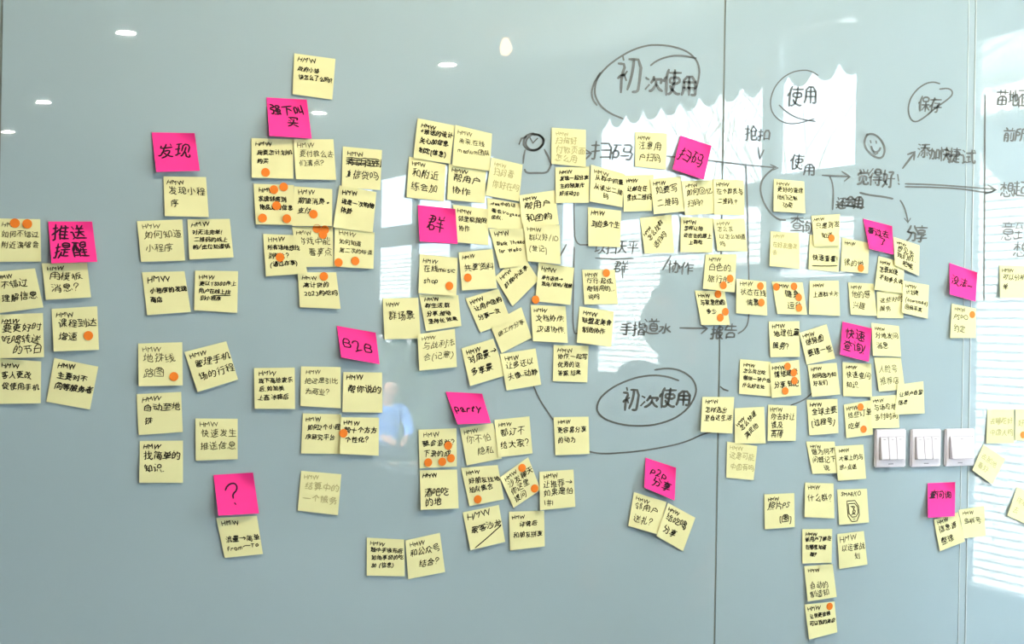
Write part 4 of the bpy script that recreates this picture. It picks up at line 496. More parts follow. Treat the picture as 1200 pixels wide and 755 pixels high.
'绪':(63,9,37,((5249,4852,3052),(4939,5249,5856),(4238,4039),(6138,2638),(1537,537,643,1459),(3729,4236,4039,4059),(926,1123,1924),(924,1131,2144),(321,924),(3316,5616),(307,2211),(3305,3227),(3305,5605,5627,3629,2725),)),'维':(63,9,37,((4659,4856,4708),(3348,5848),(1538,538,1460),(2537,2740,3141),(3234,5834),(823,929,2145),(823,2025),(3222,5722),(308,507,2212),(3207,6007),(3202,3144,3348,3559),)),'置':(63,10,36,((2349,848,758,5658,5548,2349),(2349,2358),(3949,3958),(339,5939),(3039,3140),(2932,3148),(1225,5025),(1217,5017),(1210,5010),(1202,1232,2932,5032,5002),(6002,202),)),'美':(63,9,37,((4251,4560),(2050,2056,1461),(5650,650),(1040,5340),(431,5931),(3131,3231),(5821,521),(5904,5503,4606,3515,3420),(503,2108,2613,2820,3020,3250),)),'群':(63,9,37,((5452,5659),(3946,4053,3858),(3946,5846),(4746,4702),(445,2745),(1445,1545),(733,2734,2755,756),(1133,1334),(3732,5732),(3418,6118),(1106,921,1545,1556),(1106,2806,2822,923,921,316),)),'者':(63,9,37,((4751,1052),(4038,4751,5051,5658),(5938,438),(3037,2838),(2428,2532,3035,2838,2860),(1916,5116),(1904,1927),(1904,5104,5127,1928,422),)),'聊':(61,9,37,((658,1958),(643,1943),(730,1930),(2919,2953,4160),(2919,3719),(1915,1916),(714,658),(213,1915),(3409,3926,3949),(1903,1958),(4703,4754,5954,5916,5316),)),'联':(63,8,37,((358,2158),(758,714),(3852,3459),(4846,5359),(5646,3146),(743,2143),(730,2130),(2930,5930),(4229,4330),(2115,2117),(213,2717),(5805,4913,4521,4222),(2804,3510,4222,4346),(2103,2158),)),
'聚':(63,8,38,((957,935),(3157,457),(950,2750),(943,2743),(4542,4842),(2735,2757),(5735,4842,3747),(333,2736,3534,4338,4542,4842,5246,5554,3654),(728,2427,4931,5230),(3228,3202),(517,2821),(4116,5523),(207,906,2513,3213),(5906,5108,4312,4116,3219),)),'能':(62,9,37,((3649,5454),(2548,1946,546,1159),(2548,2452,1957),(5841,5635,3735,3659),(526,2526),(3618,5524),(516,2516),(5910,5603,3803,3605,3628),(1703,2302,2505,2535,536,502),)),'脸':(63,9,38,((4155,3955,3041,2538,1938,1940,740),(3041,3238,5038,5442),(5939,5442,4355,4155),(1938,1940),(624,1924),(4317,4030),(3216,3027),(4706,5629),(2605,5905),(1403,1904,1955,655,619,304),)),'自':(47,9,37,((2151,2158,2562),(236,4436),(221,4421),(206,4406),(4406,4351,250,206),)),'至':(63,10,36,((5756,456),(1337,1442,2250,2355),(936,3536,4938),(5534,5337,4938,4842,4247,3847),(921,5321),(302,6002),(3202,3229),)),'色':(63,9,37,((1240,1141),(3240,3540),(338,841,5240,5324),(1224,5324),(3224,3240,3540,4052,2153),(6011,5805,5402,1702,1206,1142,2560),)),'节':(61,9,37,((5853,253),(1945,1960),(4245,4260),(4012,5012,5114,5036,536),(2402,2436),)),'苗':(61,9,37,((5852,252),(1945,1960),(4245,4260),(922,5222),(3106,3137),(905,937,5137,5205),(905,5205),)),'荐':(63,9,37,((5955,455),(2050,2059),(4450,4459),(2541,2547),(5941,541),(5832,2932),(421,1325),(2418,6018),(1402,1327,2036,2141),(3402,4103,4223,4726,5031),)),'营':(60,9,37,((5655,255),(1850,1860),(4250,4260),(435,443,5543,5635),(1626,4526,4633,4435,1635,1626),(1005,5105,5116,1017,1005),)),
'行':(63,9,37,((3156,5856),(447,1860),(2837,6037),(529,1332),(3803,4803,5006,5037),(1402,1333,2045,2346),)),'要':(63,9,36,((5959,459),(3935,834,748,5548,5534,3935),(3935,3959),(2634,2335),(225,6025),(2425,2634,2335,2359),(1715,1924),(1213,1715),(3810,4624),(2909,2911,1813,1715),(5904,5503,4107,3810,3210,2706,2004,203),)),'见':(63,9,36,((1223,1257,5057,5123),(6013,5704,3704,3506,3523),(403,1406,2617,3132,3145),)),'视':(63,9,37,((1555,1259),(3126,3157,5656,5626),(425,1229),(2222,2127,1432),(6014,5904,4703,4505,4520,4221,4346),(2504,2804,3613,3920,4221),(1303,1230,2047,448),)),'觉':(60,9,37,((3054,2761),(4449,4859),(1448,1453,1059),(5539,5448,4449,348,339),(1218,1237,4537,4619),(5611,5504,3604,3406,3416),(403,2009,2716,2929),)),'解':(63,9,37,((1260,1255,1054,643,717,303),(2144,2354,1255),(1743,1706),(3641,4248,4357),(4940,5339,5742,5856,3457),(4834,4803),(731,2831),(3829,5829),(3422,3829,3833),(718,2818),(3516,6016),(2303,2603,2806,2842,2144,743),)),'计':(63,9,37,((1752,1059),(2637,5937),(1410,1911,2517),(1206,1409,1438,239),(4202,4260),)),'订':(63,9,36,((6055,2755),(1551,859),(1510,1438,239),(1105,1510,2615,2718),(3404,4603,4705,4754),)),'让':(63,10,36,((1750,1057),(4036,5436),(1409,2313),(1205,1409,1436,237),(2403,6003),(4003,4058),)),'记':(63,9,37,((1452,957),(5532,5455,2955),(6012,5703,3802,3005,3032,5532),(1409,2212),(1104,1407,1437,238),)),
'设':(63,9,37,((1651,959),(2438,2537,3143,3358,4958,5041,5239,6039),(3912,3222,2930),(3912,4312),(4312,5223,5430,2930),(1210,1238,239),(1210,2114),(5904,5304,4409,4312),(2403,3306,3809,3912),)),'识':(63,9,36,((1157,760),(3132,5632,5656,3157,3132),(1311,2215),(1107,1310,1339,240),(2805,3318),(5904,5318),)),'试':(63,9,37,((5853,5558),(1552,958),(2346,5946),(4546,4646),(2532,3732),(5915,6009,5604,5107,4912,4631,4559),(3211,3232),(1209,1238,239),(2508,4012),(905,1209,2113),)),'话':(63,9,37,((2655,4256,5459),(1451,758),(2539,6039),(4224,4256),(1211,2115),(1107,1238,239),(2905,5605,5623,2924,2905),)),'询':(62,9,37,((1452,958),(2541,2747,3150,3359),(2541,2938,4538,4516,3016),(2927,4527),(2912,2938),(1211,2115),(1107,1238,239),(4104,4402,5202,5505,5819,5949,3150),)),'该':(61,9,37,((1551,859),(2451,5751),(4251,4159),(2734,4434),(3134,3750),(2618,4129,5141),(1309,2011),(5606,4615),(1105,1307,1338,239),(2303,4615,5528,5930),)),'详':(62,9,37,((1354,858),(2747,5747),(3447,3553,3260),(5047,5459),(4246,4203),(3033,5533),(1310,2113,2619,5919),(1206,1337,238),)),'语':(63,9,37,((2458,5858),(1451,758),(3546,3646),(3332,3758),(5232,5246,2746),(6032,2232),(1210,1811,2316),(1106,1238,239),(2805,5605,5621,2822,2805),)),'说':(63,9,37,((1353,858),(3347,3353,3060),(4747,5160),(4529,5430,5347,2647,2630,4529),(1312,2216),(5912,5905,5703,4803,4605,4529),(1108,1310,1338,239),(2104,2404,3213,3430),)),
'读':(63,9,37,((1354,858),(2854,5654),(4144,4160),(5535,5643,2543),(3633,3136),(3221,3227,2531),(5821,2421),(4020,4221),(1311,2014),(1106,1309,1338,239),(5904,4812),(2403,3207,3814,4323,4335),)),'课':(63,9,37,((1451,758),(2645,2734,5434,5556,2657,2645),(2645,5545),(5825,4525,4423,2325),(1212,1914),(5907,5014,4423,4124),(906,1210,1237,238),(2206,3417,3724),(4102,4157),)),'账':(63,9,37,((4544,5858),(2933,5933),(521,557,2257,2221),(5608,4723,4533),(506,909,1319,1448),(2306,1815,1216),(3406,3458),(3406,4408),)),'购':(61,9,37,((3040,3348,3650,3760),(520,556,2356,2320),(3319,3838),(3319,4821),(5018,4631),(807,1423,1446),(2406,2210),(4403,5403,5608,5949,3650),)),'贷':(62,9,37,((4859,5059),(3450,3260),(2449,5951),(445,1350,1960),(5943,5637,5037,3846,3850),(1438,1350),(1315,1332,4832,4916),(704,903,2510,3015,3123),(5503,3611),)),'费':(62,9,37,((2460,2339,1230),(3960,3932),(5232,5733,5837,5639,839,845,1048,5348,5356,756),(5014,4927,1227,1230,529),(1213,1230),(5803,3610),(402,2408,2913,3119),)),'资':(62,9,37,((5956,5654,3155),(1653,658),(2348,3155,3160,3362),(5348,5554),(438,1942),(5836,5436,4740,3947),(2335,3441,3947,4054),(1215,1229,5029,5115),(5704,3612,3411),(402,1906,2510,2915,3122),)),'赖':(63,9,37,((4160,4156,3447,3517),(1659,1603),(353,2753),(4943,5354,4156),(1541,1642),(1622,1527),(2121,1622),(5617,5641,4943,3542),(309,1017,1121,1623,1827,2627,2641,541,528,1527),(6004,5010),(3103,4008,4314,4534),)),
'起':(63,8,38,((1758,1710),(652,2752),(439,2939),(1739,1839),(1825,2825),(5922,5916,5714,3914,3716,3737,5637,5655,3656),(5805,2305,1807,1611,715),(303,715,629),)),'趣':(63,9,38,((3056,3018),(3056,4156),(651,2251),(3044,4144),(438,2438),(1638,1539),(5433,5035,4841),(3032,4132),(1726,2326),(4120,4122),(2716,3520,4120,4122,4624),(5916,5723,5425),(4814,5425,5433,5634,5845,5851,4851),(4112,4156),(1511,1726,1558),(304,715,729),(5804,2205,1608,1412,715),)),'足':(63,9,37,((3238,5238,5157,1157,1138,3238),(3224,5424),(3206,3238),(404,1317,1426,1731),(6004,3204,3007,2408,1716,1317),)),'跟':(63,9,37,((3244,5644),(1540,2340,2356,657,641,1540),(3232,5632,5656,3257,3205,3805,4509),(1527,2427),(4818,5824),(1610,1540),(608,530),(306,2411),(5805,4913,4818,4618,4232),)),'路':(63,9,37,((3859,3853,3551,3547,3246,3041,2340,640,656,2356,2341),(4434,4436),(3225,4434,5350,5352,3853),(5625,4434,3547),(5522,3322,3225,2924,2327,1627),(1610,1540),(608,530),(206,2511),(3305,3225),(3305,5505,5625),)),'身':(61,8,37,((2954,3060,3262),(1443,4743),(1433,4733),(4730,5231,5736),(4623,523),(3304,4403,4707,4654,1454,1423),(403,1807,3214,3718,3822),)),'转':(63,9,37,((4762,4459,4453,4252,4141,3838,3628,5426,4611),(1360,1353,1050,632,2332),(352,2452),(1152,1353),(3252,5852),(4252,4453),(1741,1703),(2939,5939),(3838,4039),(1717,1718),(315,2619),(5204,4609,4611,3715),)),'达':(63,9,37,((1248,757),(2245,5845),(3845,3945),(2315,3222,3634,3835,3958),(5715,4630,3835),(1311,1332,333),(304,1011,1311),(5804,3003,1311),)),
'过':(63,10,37,((1448,756),(2346,5746),(3326,2736),(3713,4713,4917,4957),(1311,1332,333),(6206,5904,3203,2504,1311),(404,910,1311),)),'运':(63,9,37,((2656,5456),(1450,656),(5940,2240),(5320,2718,3439),(5616,4732),(1211,1235,336),(6005,3203,2305,1211),(404,1211),)),'近':(63,9,37,((1449,1054),(2839,5939),(2313,2829,2854,5658),(4712,4739),(1311,1333,334),(304,910,1311),(5804,3003,1311),)),'还':(63,9,38,((5654,2354),(1549,857),(2227,3438,3839),(5727,4737),(3912,3842,4253),(1311,1335,436),(507,1311),(6005,3203,2504,1311),)),'这':(63,9,37,((1249,656),(4049,3759),(5849,2049),(3929,4028),(5417,2439),(2215,3321,4432,4942,5049),(1210,1232,333),(607,1210),(5804,2404,1210),)),'送':(63,9,38,((1449,758),(3246,3252,3058),(4746,5158),(5646,2546),(2232,5832),(5514,3928),(2413,3217,3928,3945),(1311,1335,436),(507,1311),(6005,3203,2205,1311),)),'选':(63,9,37,((1052,557),(2851,5651),(2445,2953,2958),(2236,5836),(4036,4059),(5823,5916,5714,4615,4636),(2115,2516,3123,3336),(1210,1233,334),(405,1210),(5804,3003,1210),)),'通':(63,9,37,((3150,3251,4247,4443,5741,5715,5411,4912),(1348,556),(4346,4042,4012),(4042,2542,2512),(4042,4650,5253,5357,2557),(2532,5732),(2523,5723),(1211,1232,333),(304,1211),(5804,2803,1211),)),'速':(63,9,37,((2253,5853),(1348,557),(4228,4330,5631,5542,2442,2530,3730,3929,3828,4228),(5715,4228,3829),(2214,2817,3425,3826),(3911,3959),(1310,1334,335),(304,1310),(5804,2803,1310),)),
'造':(63,9,37,((5651,2752),(1249,656),(2245,2752,2858),(2038,5838),(3938,3959),(2713,5213,5328,2628,2713),(1210,1232,233),(405,1210),(5804,2603,1210),)),'道':(63,9,37,((4751,4959),(3150,3256,3059),(5950,2150),(1249,557),(3841,3950),(3841,5439,5312,2613,2640,3841),(2632,5432),(2622,5422),(1310,1334,335),(304,708,1310),(5804,2803,1310),)),'那':(63,9,36,((358,3057,2909,2604,1804),(441,3041),(426,2926),(1226,1326),(505,1326,1457),(4003,4058,5957,5139,5234,5828,6021,5917,5613,4714),)),'邮':(59,9,37,((1560,1511),(232,2832),(211,2811),(207,250,2849,2811),(3902,3957,5556,4836,5429,5619,5212,4712),)),'邻':(63,9,37,((3442,2156),(439,1754,2156),(2139,1942),(2011,2619,3029,930),(2404,2008,2011,1711,1216),(4202,4256,5856,5236,5730,5918,5713,5012),)),'部':(61,9,37,((552,2852),(1952,1760),(1239,1046),(233,3233),(2533,2852),(706,723,2923,3006),(706,3006),(4102,4157,5756,5135,5629,5819,5412,4812),)),'都':(63,9,38,((2949,2751,751),(2639,2949,3356),(3338,438),(424,1529,2036,2038,1738,1758),(1117,3117),(1106,1026),(1106,3106),(3106,3127,1529),(4102,4155,5854,5135,5729,6019,5712,4911),)),'酒':(63,9,37,((6057,2057),(1354,658),(3342,3442),(4442,4543),(1136,440),(5829,4629,4432,4557),(2327,2927,3332,3357),(2318,5818),(2305,5805),(5805,5841,4543,2342,2305),(504,1323),)),'醒':(63,9,37,((2757,257),(3448,5748),(5748,5658,3458,3438,5738,5748),(4632,4604),(2628,2028,1830,1857),(327,827,1132,1057),(5827,3528),(2622,3222,3632),(318,2618),(3516,5616),(407,2607),(3203,6103),(302,344,2644,2603),)),
'里':(63,10,36,((1044,1031,5431,5357,1057,1044),(1044,5444),(718,5618),(302,6002),(3202,3257),)),'量':(63,10,36,((1251,5151),(5151,5156,4958,1358,1244,5044,5151),(337,6037),(3231,3202),(1025,5325),(5325,5217,1018,1132,5132,5330,5325),(710,5510),(202,6002),)),'铁':(63,9,37,((1052,2452),(3347,5747),(344,1052,1259),(839,2339),(3039,3246,3347,3355),(3130,5930),(427,2427),(5408,4523,4558),(1507,2410),(1304,1506,1539),(3004,3711,4222,4523),)),'链':(63,9,38,((4458,4351,4050,3635,5834),(957,851,344,340,538,1638),(1850,851),(3450,5950),(4050,4351),(2848,2555),(4841,4811),(425,1825),(3522,5922),(2909,2933,2334),(1208,1138),(904,1208,1910),(2204,2508,2909),(6004,4103,2909),)),'销':(63,9,37,((1160,1054,346,343,640,2140),(952,2252),(3549,3257),(5448,5958),(4441,4461),(3129,5829),(427,2327),(3117,5817),(1408,2210),(1104,1407,1440),(5003,5603,5806,5840,3141,3102),)),'错':(63,9,37,((1361,1058,1052,852,345,640,2140),(1052,2252),(3151,5951),(5138,5159),(3637,3660),(6137,2937),(427,2227),(3216,5616),(1408,1440),(1408,2210),(3205,3228,5627,5605,3205),)),'长':(63,9,36,((2943,4856),(5833,233),(3208,1605,1659),(5806,4909,4116,3327,3232),)),'问':(57,9,36,((1252,659),(1915,1940,3739,3720,1920),(203,245),(4303,5203,5407,5456,2157),)),'间':(57,9,36,((1054,560),(1828,3928),(3928,3841,1841,1914,3814,3928),(4604,5303,5405,5456,2157),(203,245),)),'队':(60,9,37,((2407,3216,3732,3860),(5406,4614,4030,3732),(203,258,1857,1340,1735,1923,1719,1120),)),
'附':(60,9,37,((3445,5745),(2036,2139,2641),(4122,3632),(4204,5003,5208,5259),(2703,2644,3160),(202,258,1557,1139,1532,1623,1519,1017),)),'限':(62,9,35,((2846,5446),(2833,5433,5459,2860,2805,4007),(4619,5726),(5905,5704,5406,4615,4619,4320,4027,4033),(203,260,1760,1755,1242,1832,1823,1519,1120),)),'隐':(61,9,36,((3562,3260,3256,2550,2545,5344,5426,2525),(4345,4655,3256),(2734,5434),(4017,3718),(4907,4703,3203,3005,3014),(2006,2314),(5706,5315),(202,258,1657,1140,1535,1724,1419,1019),)),'集':(63,9,38,((3259,3455,3329),(1653,5552),(3352,3453),(443,946,1244,5244),(1235,5235),(1228,1148,1251,1653,1759),(1228,5728),(5918,418),(504,2312,2717),(5904,4012,3717),(3202,3222),)),'静':(63,9,37,((1559,1539),(454,2754),(546,2746,3345,3442,5542,5619,3419),(3345,3449,4056,4060),(4342,4304,4102,3503),(4742,5054,3954),(238,2838),(6031,3231),(622,2522),(613,2513),(1902,2302,2506,2431,631,602),)),'面':(63,9,35,((6058,258),(2144,2106),(2944,3057),(4144,4106),(2132,4132),(2119,4119),(5606,606),(602,644,5544,5606),)),'页':(63,9,35,((6059,459),(2945,3158),(1119,1145,5345,5319),(5904,3814),(403,1405,2813,3221,3235),)),'预':(63,9,37,((3257,6057),(4546,4657),(1444,2050,2256,457),(1935,1444,747),(2324,2535,235),(3319,3446,5845,5819),(2704,3003,3506,4213,4521,4535),(5904,5111),(603,1102,1406,1435),)),'频':(63,9,37,((1859,1718,2116),(3556,5856),(1851,2851),(4645,4756),(339,2839),(739,754),(1739,1839),(522,830),(3618,3644,4545,5744,5718),(204,603,1609,2317,2830,3031),(5904,5209),(3203,4108,4413,4637),)),
'题':(63,9,37,((3457,5957),(748,2648),(2648,2557,757,839,2539,2648),(4447,4657),(431,3031),(3623,3646,4447,5745,5723),(1720,2820),(5911,5117),(3210,3712,4217,4524,4638),(1709,1731),(404,814,823),(5903,2504,1906,814),)),'食':(63,9,37,((4744,3257,2956,1644,1504,3106),(3241,3147),(5841,4744,4741,1641,1643,1343,440),(1532,4732),(1522,4722),(4919,4721,4744),(4311,4919),(5204,4309,4311,3116),)),'验':(63,9,38,((4354,4358),(2738,4154,4354),(6038,4354),(3637,5137,5541),(1828,2055,555),(4518,4328),(3416,3228),(313,1617),(3005,5805),(4905,5728),(1003,1802,2004,2327,628,746),)),'高':(60,9,37,((253,5653),(3153,3060),(1335,4635,4745,1345,1335),(1809,4109,4119,1819,1809),(502,528,5428,5505,5202,4802),)),'龙':(63,9,37,((5051,4256),(2342,2442),(5942,442),(3618,4320,5434),(6011,5703,3803,3605,3542),(2406,3511),(504,1311,1819,2335,2558),)),
}
def glyph(ch, rnd, wob=.05):
    """-> (advance in em, strokes in em, baseline at 0, y up), with a hand's unevenness."""
    if ch in CUSTOM:
        adv, st = CUSTOM[ch]
    elif ch in GLYPHS:
        g = GLYPHS[ch]; w, ymin, big = g[0] / 63, g[1] / 40 - .3, g[2] / 40
        st = [decode(s) for s in g[3]]
        if ord(ch) > 0x2e80:
            k = .92 if ord(ch) > 0x3100 or big > .6 else .25
            hmax = max(p[1] for s in st for p in s)
            st = [[(p[0]*k + (1 - w*k)/2, p[1]*k + (.42 - hmax*k/2 if k > .5 else 0)) for p in s] for s in st]; adv = 1.0
        else:
            st = [[(p[0]*big + .05, p[1]*big + ymin) for p in s] for s in st]; adv = w*big + .13
    else:
        return (.45, [])
    a = rnd.uniform(-.10, .12); sh = rnd.uniform(-.05, .24); sx, sy = rnd.uniform(.9, 1.06), rnd.uniform(.88, 1.08)
    ph = rnd.uniform(0, 6); c, s_ = cos(a), sin(a); dy = rnd.uniform(-.05, .05)
    def warp(p):
        x, y = (p[0] - adv/2) * sx, (p[1] - .4) * sy
        x += sh * y + wob * sin(5*y + ph); y += wob * sin(6*x + ph*1.7)
        return (x*c - y*s_ + adv/2 + rnd.uniform(-.012, .012), x*s_ + y*c + .4 + dy + rnd.uniform(-.012, .012))
    return adv, [[warp(p) for p in s] for s in st]

def smooth_line(p):
    if len(p) < 3: return p
    q = [p[0]]
    for a, b in zip(p, p[1:]):
        q += [(a[0]*.72 + b[0]*.28, a[1]*.72 + b[1]*.28), (a[0]*.28 + b[0]*.72, a[1]*.28 + b[1]*.72)]
    return q + [p[-1]]

def ribbon(pts, w, maxseg, taper=True):
    """Flat pen line: left and right rail points and quads."""
    p = [pts[0]]
    for b in pts[1:]:
        a = p[-1]; L = hypot(b[0]-a[0], b[1]-a[1])
        if L < 1e-5: continue
        n = max(1, int(L / maxseg + .999))
        p += [(a[0] + (b[0]-a[0])*k/n, a[1] + (b[1]-a[1])*k/n) for k in range(1, n + 1)]
    if len(p) < 2: p = [p[0], (p[0][0] + w*.5, p[0][1])]
    d0 = (p[0][0]-p[1][0], p[0][1]-p[1][1]); L = hypot(*d0) or 1; p[0] = (p[0][0] + d0[0]/L*w*.35, p[0][1] + d0[1]/L*w*.35)
    d0 = (p[-1][0]-p[-2][0], p[-1][1]-p[-2][1]); L = hypot(*d0) or 1; p[-1] = (p[-1][0] + d0[0]/L*w*.35, p[-1][1] + d0[1]/L*w*.35)
    vs, fs = [], []; n = len(p)
    for i in range(n):
        a, b = p[max(0, i-1)], p[min(n-1, i+1)]; dx, dy = b[0]-a[0], b[1]-a[1]; L = hypot(dx, dy) or 1
        hw = w/2 * (.62 if taper and i in (0, n-1) else 1)
        nx, ny = -dy/L*hw, dx/L*hw
        vs += [(p[i][0]+nx, p[i][1]+ny), (p[i][0]-nx, p[i][1]-ny)]
    fs = [(2*i, 2*i+1, 2*i+3, 2*i+2) for i in range(n - 1)]
    return vs, fs

